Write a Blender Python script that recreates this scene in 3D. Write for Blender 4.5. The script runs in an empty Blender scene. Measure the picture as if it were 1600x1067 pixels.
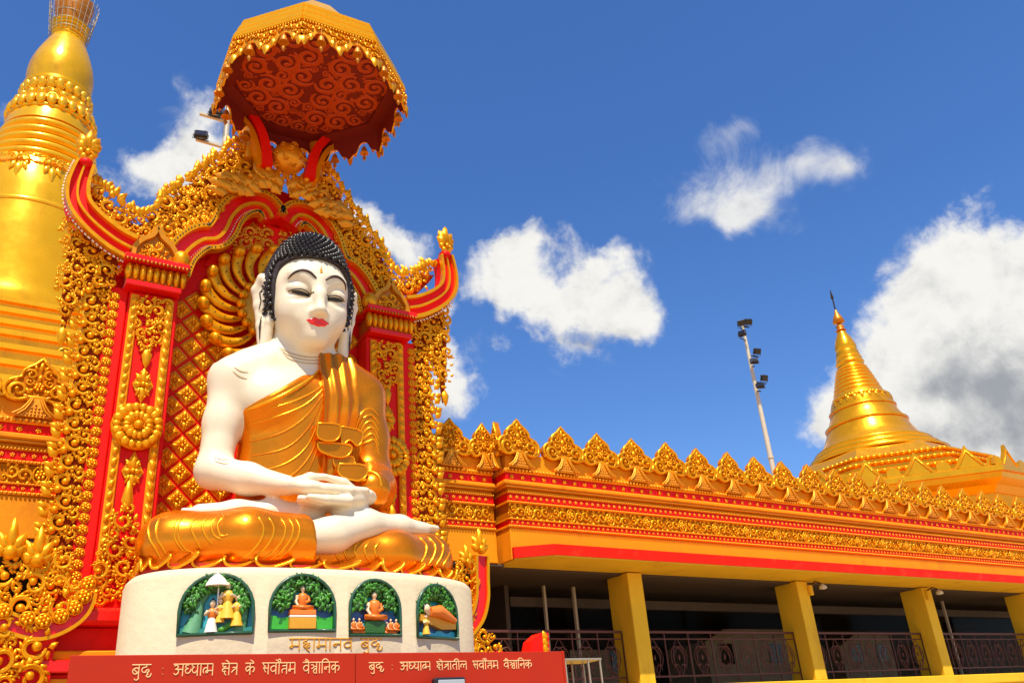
import bpy, math, random
import numpy as np
from mathutils import Vector, Matrix
from mathutils.bvhtree import BVHTree
PI = math.pi
rnd = random.Random(7)
scene = bpy.context.scene
C = scene.collection

# ------------------------------------------------------------------ camera
CAM = Vector((0.0, 0.0, 1.6))
ROT = Matrix(((0.84312787, -0.17457215, -0.50858624),
              (-0.53245868, -0.40295486, -0.7443891),
              (-0.07498769, 0.89841635, -0.43269493)))
FPX = 1356.0
cam = bpy.data.objects.new('camera', bpy.data.cameras.new('camera'))
C.objects.link(cam)
cam.matrix_world = Matrix.Translation(CAM) @ ROT.to_4x4()
cam.data.sensor_width = 36.0
cam.data.lens = FPX / 1600 * 36
cam.data.clip_end = 5000
scene.camera = cam

# ------------------------------------------------------------------ sun, sky, exposure
SUN_EL = math.radians(63)
SUN_AZ = math.radians(-120)          # direction towards the sun, angle from +X (front left of the facade)
sun_dir = Vector((math.cos(SUN_EL) * math.cos(SUN_AZ), math.cos(SUN_EL) * math.sin(SUN_AZ), math.sin(SUN_EL)))
sl = bpy.data.lights.new('sun', 'SUN')
sl.energy = 5.0
sl.angle = math.radians(0.55)
sl.color = (1.0, 0.92, 0.76)
so = bpy.data.objects.new('sun', sl)
C.objects.link(so)
so.rotation_euler = sun_dir.to_track_quat('Z', 'Y').to_euler()
so.location = (0, -10, 40)
vs = scene.view_settings
vs.view_transform = 'Standard'
vs.look = 'None'
vs.gamma = 1.0
vs.use_curve_mapping = False
vs.exposure = 0.42
scene.cycles.max_bounces = 6
scene.cycles.use_adaptive_sampling = True

def ray(px, py):
    return (ROT @ Vector((px - 800, -(py - 533.5), -FPX))).normalized()

def at(px, py, Y):
    """point of the plane y = Y seen at a pixel of the photograph -> (X, z)"""
    d = ray(px, py)
    p = CAM + d * (Y / d.y)
    return p.x, p.z

def Vm(nt, op, a, b=None):
    n = nt.nodes.new('ShaderNodeVectorMath'); n.operation = op
    for i, q in enumerate((a, b)):
        if q is None: continue
        if isinstance(q, (tuple, list, Vector)): n.inputs[i].default_value = q
        else: nt.links.new(q, n.inputs[i])
    return n.outputs['Value'] if op in ('LENGTH', 'DOT_PRODUCT', 'DISTANCE') else n.outputs[0]

def Mm(nt, op, a, b=None, c=None, clamp=False):
    n = nt.nodes.new('ShaderNodeMath'); n.operation = op; n.use_clamp = clamp
    for i, q in enumerate((a, b, c)):
        if q is None: continue
        if isinstance(q, (int, float)): n.inputs[i].default_value = q
        else: nt.links.new(q, n.inputs[i])
    return n.outputs[0]

def smooth(nt, v, lo, hi):
    n = nt.nodes.new('ShaderNodeMapRange'); n.interpolation_type = 'SMOOTHSTEP'
    nt.links.new(v, n.inputs['Value'])
    n.inputs['From Min'].default_value = lo; n.inputs['From Max'].default_value = hi
    return n.outputs['Result']

def mixc(nt, f, a, b):
    n = nt.nodes.new('ShaderNodeMix'); n.data_type = 'RGBA'
    for s, q in ((n.inputs[0], f), (n.inputs[6], a), (n.inputs[7], b)):
        if isinstance(q, (int, float)): s.default_value = q
        elif isinstance(q, (tuple, list)): s.default_value = (*q[:3], 1)
        else: nt.links.new(q, s)
    return n.outputs[2]

def noise(nt, vec, scale, detail=5, rough=0.55, dist=0.0):
    n = nt.nodes.new('ShaderNodeTexNoise')
    nt.links.new(vec, n.inputs['Vector'])
    n.inputs['Scale'].default_value = scale; n.inputs['Detail'].default_value = detail
    n.inputs['Roughness'].default_value = rough; n.inputs['Distortion'].default_value = dist
    return n.outputs['Fac']

def make_world():
    w = bpy.data.worlds.new('World'); scene.world = w; w.use_nodes = True
    nt = w.node_tree; nt.nodes.clear(); L = nt.links
    out = nt.nodes.new('ShaderNodeOutputWorld'); bg = nt.nodes.new('ShaderNodeBackground')
    L.new(bg.outputs[0], out.inputs[0])
    sky = nt.nodes.new('ShaderNodeTexSky'); sky.sky_type = 'NISHITA'; sky.sun_disc = False
    sky.sun_elevation = SUN_EL
    sky.sun_rotation = math.atan2(sun_dir.x, sun_dir.y)
    sky.air_density = 1.0; sky.dust_density = 0.25; sky.ozone_density = 4.0; sky.altitude = 300
    hs = nt.nodes.new('ShaderNodeHueSaturation'); hs.inputs['Saturation'].default_value = 1.22; hs.inputs['Hue'].default_value = .509
    hs.inputs['Value'].default_value = 1.38
    L.new(sky.outputs[0], hs.inputs['Color'])
    tc = nt.nodes.new('ShaderNodeTexCoord'); d = tc.outputs['Generated']
    sp = nt.nodes.new('ShaderNodeSeparateXYZ'); L.new(d, sp.inputs[0])
    # the same clouds stand in each third of the sky round the horizon
    f = ray(800, 533); az0 = math.atan2(f.y, f.x); T = 2 * PI / 3
    az = Mm(nt, 'SUBTRACT', Mm(nt, 'ARCTAN2', sp.outputs[1], sp.outputs[0]), az0)
    k = Mm(nt, 'ROUND', Mm(nt, 'DIVIDE', az, T))
    azf = Mm(nt, 'ADD', Mm(nt, 'SUBTRACT', az, Mm(nt, 'MULTIPLY', k, T)), az0)
    r = Mm(nt, 'SQRT', Mm(nt, 'ADD', Mm(nt, 'MULTIPLY', sp.outputs[0], sp.outputs[0]), Mm(nt, 'MULTIPLY', sp.outputs[1], sp.outputs[1])))
    cb = nt.nodes.new('ShaderNodeCombineXYZ')
    L.new(Mm(nt, 'MULTIPLY', r, Mm(nt, 'COSINE', azf)), cb.inputs[0])
    L.new(Mm(nt, 'MULTIPLY', r, Mm(nt, 'SINE', azf)), cb.inputs[1])
    L.new(sp.outputs[2], cb.inputs[2])
    fd = cb.outputs[0]
    wob = noise(nt, fd, 9.0, 3)
    def blob(x, y, a, b, rot=0.0):
        c = ray(x, y); rt = math.radians(-rot)
        right = (ROT @ Vector((math.cos(rt), math.sin(rt), 0)))
        zz = c; yy = zz.cross(right).normalized(); xx = yy.cross(zz)
        m = Matrix((xx, yy, zz)).transposed()
        mp = nt.nodes.new('ShaderNodeMapping'); mp.vector_type = 'TEXTURE'
        mp.inputs['Location'].default_value = c
        mp.inputs['Rotation'].default_value = m.to_euler()
        mp.inputs['Scale'].default_value = (a / FPX, b / FPX, max(a, b) / FPX)
        L.new(fd, mp.inputs['Vector'])
        g = nt.nodes.new('ShaderNodeTexGradient'); g.gradient_type = 'QUADRATIC_SPHERE'
        L.new(mp.outputs[0], g.inputs[0])
        return g.outputs[1]
    def total(lst):
        acc = None
        for b in lst:
            s = blob(*b[:5]); s = Mm(nt, 'MULTIPLY', s, b[5])
            acc = s if acc is None else Mm(nt, 'ADD', acc, s)
        return acc
    # warp the direction a little so that no outline stays round
    wv = nt.nodes.new('ShaderNodeTexNoise'); L.new(fd, wv.inputs['Vector']); wv.inputs['Scale'].default_value = 7.0; wv.inputs['Detail'].default_value = 5
    fd0 = fd
    fd = Vm(nt, 'ADD', fd, Vm(nt, 'MULTIPLY', Vm(nt, 'SUBTRACT', wv.outputs['Color'], (.5, .5, .5)), (.13, .13, .13)))
    dense = [(840, 440, 180, 120, 5, 1.0), (850, 485, 125, 75, 5, .75), (775, 445, 105, 80, -10, .75), (945, 480, 130, 80, 12, 1.25), (825, 385, 120, 70, 0, 1.0), (960, 405, 75, 60, -40, .9), (890, 545, 90, 70, 20, .65),
             (1550, 510, 240, 220, 0, 1.4), (1640, 420, 240, 160, -30, 1.6), (1480, 570, 190, 170, 0, 1.2), (1600, 640, 320, 150, 10, 1.5), (1298, 650, 85, 95, 0, .95), (1440, 650, 190, 110, 10, 1.0), (1450, 480, 130, 120, -30, .8), (1720, 560, 280, 300, 0, 1.6),
             (230, 275, 150, 85, -18, 1.1), (300, 230, 110, 90, -40, .8), (335, 330, 150, 70, 0, 1.2), (590, 362, 110, 70, 25, 1.2), (555, 320, 80, 55, 10, .9),
             (712, 612, 100, 100, 0, 1.05), (690, 520, 70, 80, 10, .6), (805, 567, 60, 45, 0, .8), (5, 225, 60, 60, 0, .9)]
    wisp = [(1085, 315, 150, 60, 14, 1.05), (1170, 328, 140, 45, 12, .95), (1255, 268, 210, 60, -22, 1.1), (1200, 300, 130, 45, -15, .7), (1150, 228, 100, 70, 10, .95), (1325, 240, 90, 80, -10, .8), (1130, 280, 90, 80, 60, .6),
            (275, 190, 130, 80, -35, .6), (730, 570, 120, 140, 0, .5), (1095, 378, 40, 30, 0, .5), (880, 560, 130, 80, 10, .5), (980, 500, 110, 70, 10, .45)]
    grey = total([(1570, 600, 240, 130, 0, .95), (1500, 690, 260, 70, 5, .55), (1700, 640, 240, 160, 0, .9), (900, 540, 160, 45, 10, .6), (930, 512, 120, 45, 10, .3),
                  (700, 660, 140, 60, 0, .35), (1470, 600, 110, 70, 0, .35)])
    n1 = noise(nt, fd0, 15.0, 9, .62, .25)
    n2 = noise(nt, fd0, 46.0, 5, .62, .4)
    rag = Mm(nt, 'ADD', Mm(nt, 'MULTIPLY', Mm(nt, 'SUBTRACT', n1, .5), 1.7), Mm(nt, 'MULTIPLY', Mm(nt, 'SUBTRACT', n2, .5), .7))
    dsum = total(dense)
    dd = Mm(nt, 'ADD', dsum, Mm(nt, 'MULTIPLY', rag, smooth(nt, dsum, .0, .25)))
    a1 = smooth(nt, dd, .16, .80)
    wsum = total(wisp)
    n3 = noise(nt, fd0, 13.0, 9, .66, .8)
    ww = Mm(nt, 'ADD', wsum, Mm(nt, 'MULTIPLY', Mm(nt, 'SUBTRACT', n3, .52), Mm(nt, 'MULTIPLY', smooth(nt, wsum, .0, .3), 2.1)))
    a2 = Mm(nt, 'MULTIPLY', smooth(nt, ww, .22, 1.5), .9)
    alpha = Mm(nt, 'SUBTRACT', Mm(nt, 'ADD', a1, a2), Mm(nt, 'MULTIPLY', a1, a2))
    # puffs: billow shading inside the cloud, grey thick bellies
    off = Vm(nt, 'ADD', fd0, (0.010, -0.008, 0.018))
    n1b = noise(nt, off, 15.0, 9, .62, .25)
    relief = Mm(nt, 'MULTIPLY', Mm(nt, 'SUBTRACT', n1, n1b), 2.2)
    g = Mm(nt, 'ADD', Mm(nt, 'ADD', grey, Mm(nt, 'MULTIPLY', Mm(nt, 'SUBTRACT', n1, .45), .9)), Mm(nt, 'MULTIPLY', relief, -1.0))
    gf = smooth(nt, g, -.15, 1.25)
    col = mixc(nt, gf, (7.0, 6.9, 6.6), (2.7, 2.85, 3.1))
    fin = mixc(nt, alpha, hs.outputs[0], col)
    L.new(fin, bg.inputs['Color'])
    bg.inputs['Strength'].default_value = 0.10
make_world(); scene.world.cycles.sampling_method = 'MANUAL'; scene.world.cycles.sample_map_resolution = 256

# ------------------------------------------------------------------ materials
MAT = {}
def mat(name, col, rough=.5,  metal=0.0, var=.12, vscale=3.0, bump=.0, bscale=20.0, dirt=None, dscale=1.2, damt=.4, coat=0.0, spec=.5, streak=0.0, chips=None, col2=None, c2scale=2.0):
    m = bpy.data.materials.new(name); m.use_nodes = True
    nt = m.node_tree; b = nt.nodes['Principled BSDF']
    ge = nt.nodes.new('ShaderNodeNewGeometry'); pos = ge.outputs['Position']
    c = col
    if col2:
        c = mixc(nt, smooth(nt, noise(nt, pos, c2scale, 4), .4, .62), col, col2)
    if var:
        n = noise(nt, pos, vscale, 6, .6)
        f = Mm(nt, 'MULTIPLY_ADD', n, 2 * var, 1 - var)
        mul = nt.nodes.new('ShaderNodeVectorMath'); mul.operation = 'SCALE'
        if isinstance(c, tuple): mul.inputs[0].default_value = c
        else: nt.links.new(c, mul.inputs[0])
        nt.links.new(f, mul.inputs['Scale'])
        c = mul.outputs[0]
    if dirt:
        v = pos
        if streak:
            mp = nt.nodes.new('ShaderNodeMapping'); mp.inputs['Scale'].default_value = (1, 1, streak)
            nt.links.new(pos, mp.inputs[0]); v = mp.outputs[0]
        dn = smooth(nt, noise(nt, v, dscale, 8, .68, .3), .52, .78)
        c = mixc(nt, Mm(nt, 'MULTIPLY', dn, damt), c, dirt)
    if chips:
        c = mixc(nt, smooth(nt, noise(nt, pos, 5.5, 7, .72, .6), .70, .735), c, chips)
    if isinstance(c, tuple): b.inputs['Base Color'].default_value = (*c, 1)
    else: nt.links.new(c, b.inputs['Base Color'])
    b.inputs['Metallic'].default_value = metal
    rn = Mm(nt, 'MULTIPLY_ADD', noise(nt, pos, vscale * 2.3, 3), .24, rough - .12, clamp=True)
    nt.links.new(rn, b.inputs['Roughness'])
    b.inputs['Specular IOR Level'].default_value = spec
    if coat:
        b.inputs['Coat Weight'].default_value = coat; b.inputs['Coat Roughness'].default_value = .15
    if bump:
        bp = nt.nodes.new('ShaderNodeBump'); bp.inputs['Strength'].default_value = bump; bp.inputs['Distance'].default_value = .02
        nt.links.new(noise(nt, pos, bscale, 6, .6), bp.inputs['Height']); nt.links.new(bp.outputs[0], b.inputs['Normal'])
    MAT[name] = m
    return m

mat('gold', (.86, .335, .001), .34, .55, .14, 4, .12, 9, dirt=(.42, .12, .002), dscale=1.4, damt=.45, spec=.3)
mat('stupa_gold', (.94, .47, .001), .25, .48, .16, .8, .14, 3, dirt=(.52, .19, .001), dscale=1.1, damt=.6, streak=.3)
mat('stupa_far', (.90, .38, .001), .26, .66, .12, 1.0, .10, 4, dirt=(.45, .16, .01), dscale=.8, damt=.35, streak=.3)
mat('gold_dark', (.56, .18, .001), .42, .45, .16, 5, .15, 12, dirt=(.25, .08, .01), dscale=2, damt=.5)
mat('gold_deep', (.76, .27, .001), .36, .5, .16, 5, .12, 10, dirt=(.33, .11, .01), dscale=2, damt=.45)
mat('robe', (.84, .225, .001), .27, .72, .12, 2.2, .08, 5, dirt=(.60, .14, .004), dscale=1.5, damt=.6)
mat('robe_edge', (.93, .38, .003), .25, .65, .08, 3)
mat('robe_under', (.55, .02, .003), .45, .15, .12, 3)
mat('ochre', (.80, .27, .001), .68, 0, .14, 1.3, .18, 14, dirt=(.42, .11, .003), dscale=1.6, damt=.6, streak=.35, spec=.2, chips=(.36, .12, .01))
mat('ochre_light', (.78, .46, .02), .68, 0, .14, 1.2, .18, 14, dirt=(.40, .17, .008), dscale=1.5, damt=.65, streak=.3, spec=.2, chips=(.42, .24, .06))
mat('frieze_gold', (.84, .32, .001), .42, .35, .12, 3, .15, 16, dirt=(.38, .12, .01), dscale=2, damt=.4)
mat('red', (.80, .008, .003), .5, 0, .12, 2.5, .12, 12, dirt=(.36, .006, .001), dscale=1.7, damt=.5, spec=.15)
mat('red_gloss', (.78, .008, .003), .30, 0, .10, 2.5, .10, 9, spec=.3, dirt=(.42, .01, .002), dscale=2, damt=.4, coat=.12)
mat('fascia_red', (.70, .012, .002), .6, 0, .10, 1.5, .15, 10, dirt=(.74, .16, .05), dscale=2.6, damt=.35, spec=.12, chips=(.78, .58, .42))
mat('deep_red', (.28, .030, .001), .7, 0, .2, 4, spec=.08)
mat('frieze_ground', (.46, .13, .001), .7, 0, .15, 4, spec=.08)
mat('skin', (.76, .65, .46), .42, 0, .07, 2, .18, 9, dirt=(.62, .44, .20), dscale=1.9, damt=.38, coat=.10, streak=.35)
mat('plaster_cream', (.68, .56, .36), .75, 0, .07, 3, .5, 9, dirt=(.60, .46, .28), dscale=2.0, damt=.5)
mat('hair', (.014, .010, .009), .32, 0, .2, 6, 0, coat=.12, spec=.35)
mat('hair_matte', (.022, .010, .008), .55, 0, .2, 6)
mat('black_paint', (.012, .010, .010), .35, 0, .1, 8)
mat('lips', (.80, .008, .012), .30, 0, .06, 5, coat=.3)
mat('brow_brown', (.045, .018, .012), .45, 0, .15, 9)
mat('crease_brown', (.50, .34, .15), .6, 0, .15, 9)
mat('board_red', (.42, .020, .001), .45, 0, .10, 1.8, .04, 30, dirt=(.42, .012, .008), dscale=1.2, damt=.5, spec=.25)
mat('letter_cream', (.82, .50, .22), .6, 0, .14, 20)
mat('letter_gold', (.72, .34, .02), .55, .2, .15, 12)
mat('iron', (.12, .035, .022), .5, .4, .2, 8, .1, 30)
mat('steel_pale', (.40, .34, .24), .4, .5, .15, 5)
mat('pole_cream', (.56, .50, .37), .5, .1, .08, 3, dirt=(.4, .3, .2), dscale=2, damt=.4)
mat('lamp_black', (.014, .014, .016), .4, .1, .2, 9)
mat('lamp_glass', (.35, .38, .40), .12, 0, .05, 3, coat=.6)
mat('dark_glass', (.015, .012, .012), .10, 0, .05, 3, spec=.6)
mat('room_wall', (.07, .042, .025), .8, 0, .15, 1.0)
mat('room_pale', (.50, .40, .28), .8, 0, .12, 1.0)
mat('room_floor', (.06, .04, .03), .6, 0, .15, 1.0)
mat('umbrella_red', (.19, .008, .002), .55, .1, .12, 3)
mat('umbrella_scroll', (.50, .055, .004), .45, .15, .12, 4)
mat('bell_dark', (.05, .035, .025), .4, .6, .2, 9)
mat('tree_green', (.018, .11, .004), .55, 0, .35, 40, .5, 60, coat=.2)
mat('leaf_green', (.05, .26, .006), .5, 0, .3, 30, .3, 60, coat=.2)
mat('trunk_green', (.10, .30, .14), .6, 0, .3, 20)
mat('rim_green', (.012, .075, .030), .35, 0, .2, 12, coat=.3)
mat('grass_green', (.04, .42, .02), .5, 0, .25, 15, coat=.2)
mat('hill_blue', (.02, .10, .30), .5, 0, .35, 10, coat=.2)
mat('hill_dark', (.025, .045, .10), .5, 0, .3, 12, coat=.2)
mat('sky_teal', (.03, .42, .55), .45, 0, .3, 7, coat=.2)
mat('deep_teal', (.012, .20, .17), .5, 0, .3, 9, coat=.2)
mat('orange_cloth', (.82, .20, .012), .45, 0, .14, 12, coat=.2)
mat('yellow_cloth', (.85, .46, .03), .45, 0, .14, 12, coat=.2)
mat('flesh', (.80, .58, .34), .45, 0, .1, 10, coat=.2)
mat('white_paint', (.80, .74, .64), .5, 0, .08, 8)
mat('paving', (.46, .33, .19), .8, 0, .12, .8, .2, 6, dirt=(.38, .26, .15), dscale=.7, damt=.4)
mat('joint', (.42, .30, .17), .9, 0, .15, 3)
mat('grille', (.10, .05, .03), .6, 0, .1, 8)

# ------------------------------------------------------------------ mesh builder
class MB:
    def __init__(s): s.v = []; s.f = []; s.m = []; s.s = []
    def add(s, vs, fs, m=0, sm=False):
        o = len(s.v); s.v += [tuple(v) for v in vs]
        for f in fs: s.f.append([i + o for i in f]); s.m.append(m); s.s.append(sm)
        return s
    def box(s, x0, x1, y0, y1, z0, z1, m=0, b=0.0):
        if b <= 0:
            v = [(x, y, z) for x in (x0, x1) for y in (y0, y1) for z in (z0, z1)]
            return s.add(v, [(0, 1, 3, 2), (4, 6, 7, 5), (0, 4, 5, 1), (2, 3, 7, 6), (0, 2, 6, 4), (1, 5, 7, 3)], m)
        c = ((x0 + x1) / 2, (y0 + y1) / 2, (z0 + z1) / 2); h = ((x1 - x0) / 2, (y1 - y0) / 2, (z1 - z0) / 2)
        v = []; ix = {}
        for sx in (-1, 1):
            for sy in (-1, 1):
                for sz in (-1, 1):
                    for a in range(3):
                        q = [h[0] - b, h[1] - b, h[2] - b]; q[a] = h[a]
                        ix[sx, sy, sz, a] = len(v); v.append((c[0] + sx * q[0], c[1] + sy * q[1], c[2] + sz * q[2]))
        F = []
        cyc = [(-1, -1), (1, -1), (1, 1), (-1, 1)]
        for a in range(3):
            o = [k for k in range(3) if k != a]
            for sg in (-1, 1):
                f = []
                for p, q in cyc:
                    k = [0, 0, 0]; k[a] = sg; k[o[0]] = p; k[o[1]] = q; f.append(ix[(*k, a)])
                if (sg > 0) == (a == 1): f.reverse()
                F.append(f)
        for a in range(3):
            o = [k for k in range(3) if k != a]
            for p in (-1, 1):
                for q in (-1, 1):
                    f = []
                    for sg, w in ((-1, o[0]), (1, o[0]), (1, o[1]), (-1, o[1])):
                        k = [0, 0, 0]; k[a] = sg; k[o[0]] = p; k[o[1]] = q; f.append(ix[(*k, w)])
                    F.append(f)
        for sx in (-1, 1):
            for sy in (-1, 1):
                for sz in (-1, 1): F.append([ix[sx, sy, sz, a] for a in range(3)])
        return s.add(v, F, m)
    def prism(s, poly, y0, y1, m=0, sm=False):
        """polygon in (x, z) extruded from y0 (front) to y1"""
        n = len(poly)
        v = [(x, y0, z) for x, z in poly] + [(x, y1, z) for x, z in poly]
        s.add(v, [list(range(n)), list(range(2 * n - 1, n - 1, -1))], m)
        return s.add(v, [(i, i + n, (i + 1) % n + n, (i + 1) % n) for i in range(n)], m, sm)
    def plan(s, poly, z0, z1, m=0, sm=False):
        n = len(poly)
        v = [(x, y, z0) for x, y in poly] + [(x, y, z1) for x, y in poly]
        s.add(v, [list(range(n - 1, -1, -1)), list(range(n, 2 * n))], m)
        return s.add(v, [(i, (i + 1) % n, (i + 1) % n + n, i + n) for i in range(n)], m, sm)
    def loft(s, rings, m=0, sm=True, cap=True, closed=False):
        n = len(rings[0]); v = [p for r in rings for p in r]; F = []
        K = len(rings)
        for k in range(K if closed else K - 1):
            a = k * n; b = ((k + 1) % K) * n
            for i in range(n): F.append((a + i, a + (i + 1) % n, b + (i + 1) % n, b + i))
        s.add(v, F, m, sm)
        if cap and not closed: s.add(rings[0] + rings[-1], [list(range(n - 1, -1, -1)), list(range(n, 2 * n))], m)
        return s
    def tube(s, pts, r, n=6, m=0, cap=True, closed=False):
        P = [Vector(p) for p in pts]; K = len(P); R = r if isinstance(r, (list, tuple)) else [r] * K
        rings = []; up = None
        for i in range(K):
            if closed: t = P[(i + 1) % K] - P[i - 1]
            else: t = P[min(i + 1, K - 1)] - P[max(i - 1, 0)]
            t = t.normalized() if t.length > 1e-9 else Vector((0, 0, 1))
            if up is None: up = t.orthogonal().normalized()
            up = (up - t * up.dot(t)); up = up.normalized() if up.length > 1e-6 else t.orthogonal().normalized()
            w = t.cross(up)
            rings.append([tuple(P[i] + (up * math.cos(a) + w * math.sin(a)) * R[i]) for a in (2 * PI * k / n for k in range(n))])
        return s.loft(rings, m, True, cap, closed)
    def lathe(s, prof, n=32, c=(0, 0, 0), m=0, sm=True, ph=0.0):
        rings = [[(c[0] + r * math.cos(ph + 2 * PI * k / n), c[1] + r * math.sin(ph + 2 * PI * k / n), c[2] + z) for k in range(n)] for r, z in prof]
        return s.loft(rings, m, sm, True)
    def ball(s, c, r, n=8, k=5, m=0):
        R = r if isinstance(r, (tuple, list)) else (r, r, r)
        rings = []
        for j in range(1, k):
            t = PI * j / k
            rings.append([(c[0] + R[0] * math.sin(t) * math.cos(2 * PI * i / n), c[1] + R[1] * math.sin(t) * math.sin(2 * PI * i / n), c[2] - R[2] * math.cos(t)) for i in range(n)])
        o = len(s.v); s.loft(rings, m, True, False)
        s.v += [(c[0], c[1], c[2] - R[2]), (c[0], c[1], c[2] + R[2])]
        b = len(s.v) - 2; e = o + (k - 2) * n
        for i in range(n):
            s.f.append([b, o + (i + 1) % n, o + i]); s.f.append([b + 1, e + i, e + (i + 1) % n]); s.m += [m, m]; s.s += [True, True]
        return s
    def sweep(s, path, prof, m=0, sm=False, closed=False, cap=True):
        """profile (u, w) swept along a path in the XZ plane: u across the path (left of it), w towards the viewer (-y); path points (x, y, z)"""
        K = len(path); rings = []
        for i in range(K):
            a = path[i - 1] if (closed or i > 0) else path[i]; b = path[(i + 1) % K] if (closed or i < K - 1) else path[i]
            tx, tz = b[0] - a[0], b[2] - a[2]; l = math.hypot(tx, tz) or 1
            nx, nz = -tz / l, tx / l
            p = path[i]; q = prof(i / (K - 1)) if callable(prof) else prof
            rings.append([(p[0] + nx * u, p[1] - w, p[2] + nz * u) for u, w in q])
        return s.loft(rings, m, sm, cap, closed)
    def mesh(s, name, mats, off=(0, 0, 0)):
        me = bpy.data.meshes.new(name)
        me.from_pydata([(v[0] - off[0], v[1] - off[1], v[2] - off[2]) for v in s.v], [], s.f)
        for q in mats: me.materials.append(MAT[q] if isinstance(q, str) else q)
        me.polygons.foreach_set('material_index', s.m); me.polygons.foreach_set('use_smooth', s.s)
        me.update(); return me
    def center(s):
        a = np.array(s.v); return Vector((a.min(0) + a.max(0)) / 2)
    def build(s, name, mats, parent=None, kind=None, label=None, base=False):
        if not s.v: return None
        c = s.center()
        if base: c.z = min(v[2] for v in s.v)
        if isinstance(mats, str): mats = [mats]
        return put(s.mesh(name, mats, c), name, c, parent, kind=kind, label=label)

WL = {}
def put(me, name, loc, parent=None, rot=(0, 0, 0), sc=(1, 1, 1), kind=None, label=None):
    o = bpy.data.objects.new(name, me); C.objects.link(o)
    loc = Vector(loc); WL[o] = loc
    if parent is not None:
        o.parent = parent; o.location = loc - WL[parent]
    else: o.location = loc
    o.rotation_euler = rot; o.scale = sc
    if kind: o['kind'] = kind
    if label: o['label'] = label
    return o
def thing(name, label, cat, loc, group=None):
    o = put(None, name, loc); o.empty_display_size = .3
    return tag(o, label, cat, group)
def tag(o, label, cat, group=None):
    o['label'] = label; o['category'] = cat
    if group: o['group'] = group
    return o
def struct(o):
    o['kind'] = 'structure'; return o
def inst(me, name, parent, x, y, z, s=1.0, a=0.0, mir=False, tilt=0.0):
    """a shared ornament mesh laid in the facade plane, turned by a in that plane"""
    return put(me, name, (x, y, z), parent, (tilt, a, 0), (-s if mir else s, s, s))
# ------------------------------------------------------------------ ornament vocabulary (unit size, in the XZ plane, front = -y)
def volute(mb, c=(0, 0), r=1.0, ph=0.0, turns=1.3, w0=.27, w1=.10, h=.26, mir=1, m=0, seg=22, y=0.0, ball=.24, tail=None, r1=.18):
    path = []; W = []
    if tail:
        path += [(c[0] + mir * r * tail[0], c[1] + r * tail[1])]; W.append(.3)
    for i in range(seg + 1):
        t = i / seg; a = ph + turns * 2 * PI * t; q = r * ((1 - r1) * (1 - t) ** .85 + r1)
        path.append((c[0] + mir * q * math.cos(a), c[1] + q * math.sin(a)))
        W.append(min(1.0, .35 + 4 * t) if not tail else 1.0)
    K = len(path)
    def prof(t):
        i = min(K - 1, int(round(t * (K - 1)))); w = r * (w0 * (1 - t) + w1 * t) * W[i]; hh = r * h * (.55 + .45 * W[i]) * (1 - .3 * t)
        return [(-w, -.02 * r), (-w * .85, hh * .75), (-w * .45, hh), (-w * .05, hh * .62), (w * .45, hh * .85), (w * .95, hh * .4), (w, -.02 * r)]
    mb.sweep([(p[0], y, p[1]) for p in path], prof, m, True)
    if ball: e = path[-1]; mb.ball((e[0], y - h * r * .5, e[1]), (ball * r, h * r, ball * r), 8, 5, m)

def leaf(mb, x, z, a, l, w, h=.12, m=0, y=0.0, curl=0.0):
    ca, sa = math.cos(a), math.sin(a)
    def q(u, v, hh): return (x + ca * u - sa * v, y - hh, z + sa * u + ca * v)
    b = curl * l
    V = [q(0, 0, 0), q(.35 * l, w * .5, 0), q(.75 * l, w * .3 + b * .5, 0), q(l, b, 0), q(.75 * l, -w * .3 + b * .5, 0), q(.35 * l, -w * .5, 0), q(.35 * l, 0, h), q(.75 * l, b * .5, h * .7)]
    mb.add(V, [(0, 6, 1), (1, 6, 7, 2), (2, 7, 3), (3, 7, 4), (4, 7, 6, 5), (5, 6, 0)], m, True)
    mb.add(V[:6], [(0, 1, 2, 3, 4, 5)], m)

def flower(mb, x=0, z=0, r=1.0, n=5, m=0, y=0.0, h=.3, ph=.3):
    for k in range(n):
        a = ph + 2 * PI * k / n
        mb.ball((x + .58 * r * math.cos(a), y - h * r * .35, z + .58 * r * math.sin(a)), (.40 * r, h * r * .6, .40 * r), 6, 4, m)
    mb.ball((x, y - h * r * .7, z), (.30 * r, h * r * .7, .30 * r), 6, 4, m)

def rope(mb, x0, x1, y, z, r, step, m=0, n=5, k=4):
    N = max(1, int((x1 - x0) / step))
    for i in range(N): mb.ball((x0 + (i + .5) * (x1 - x0) / N, y, z), r, n, k, m)

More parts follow.
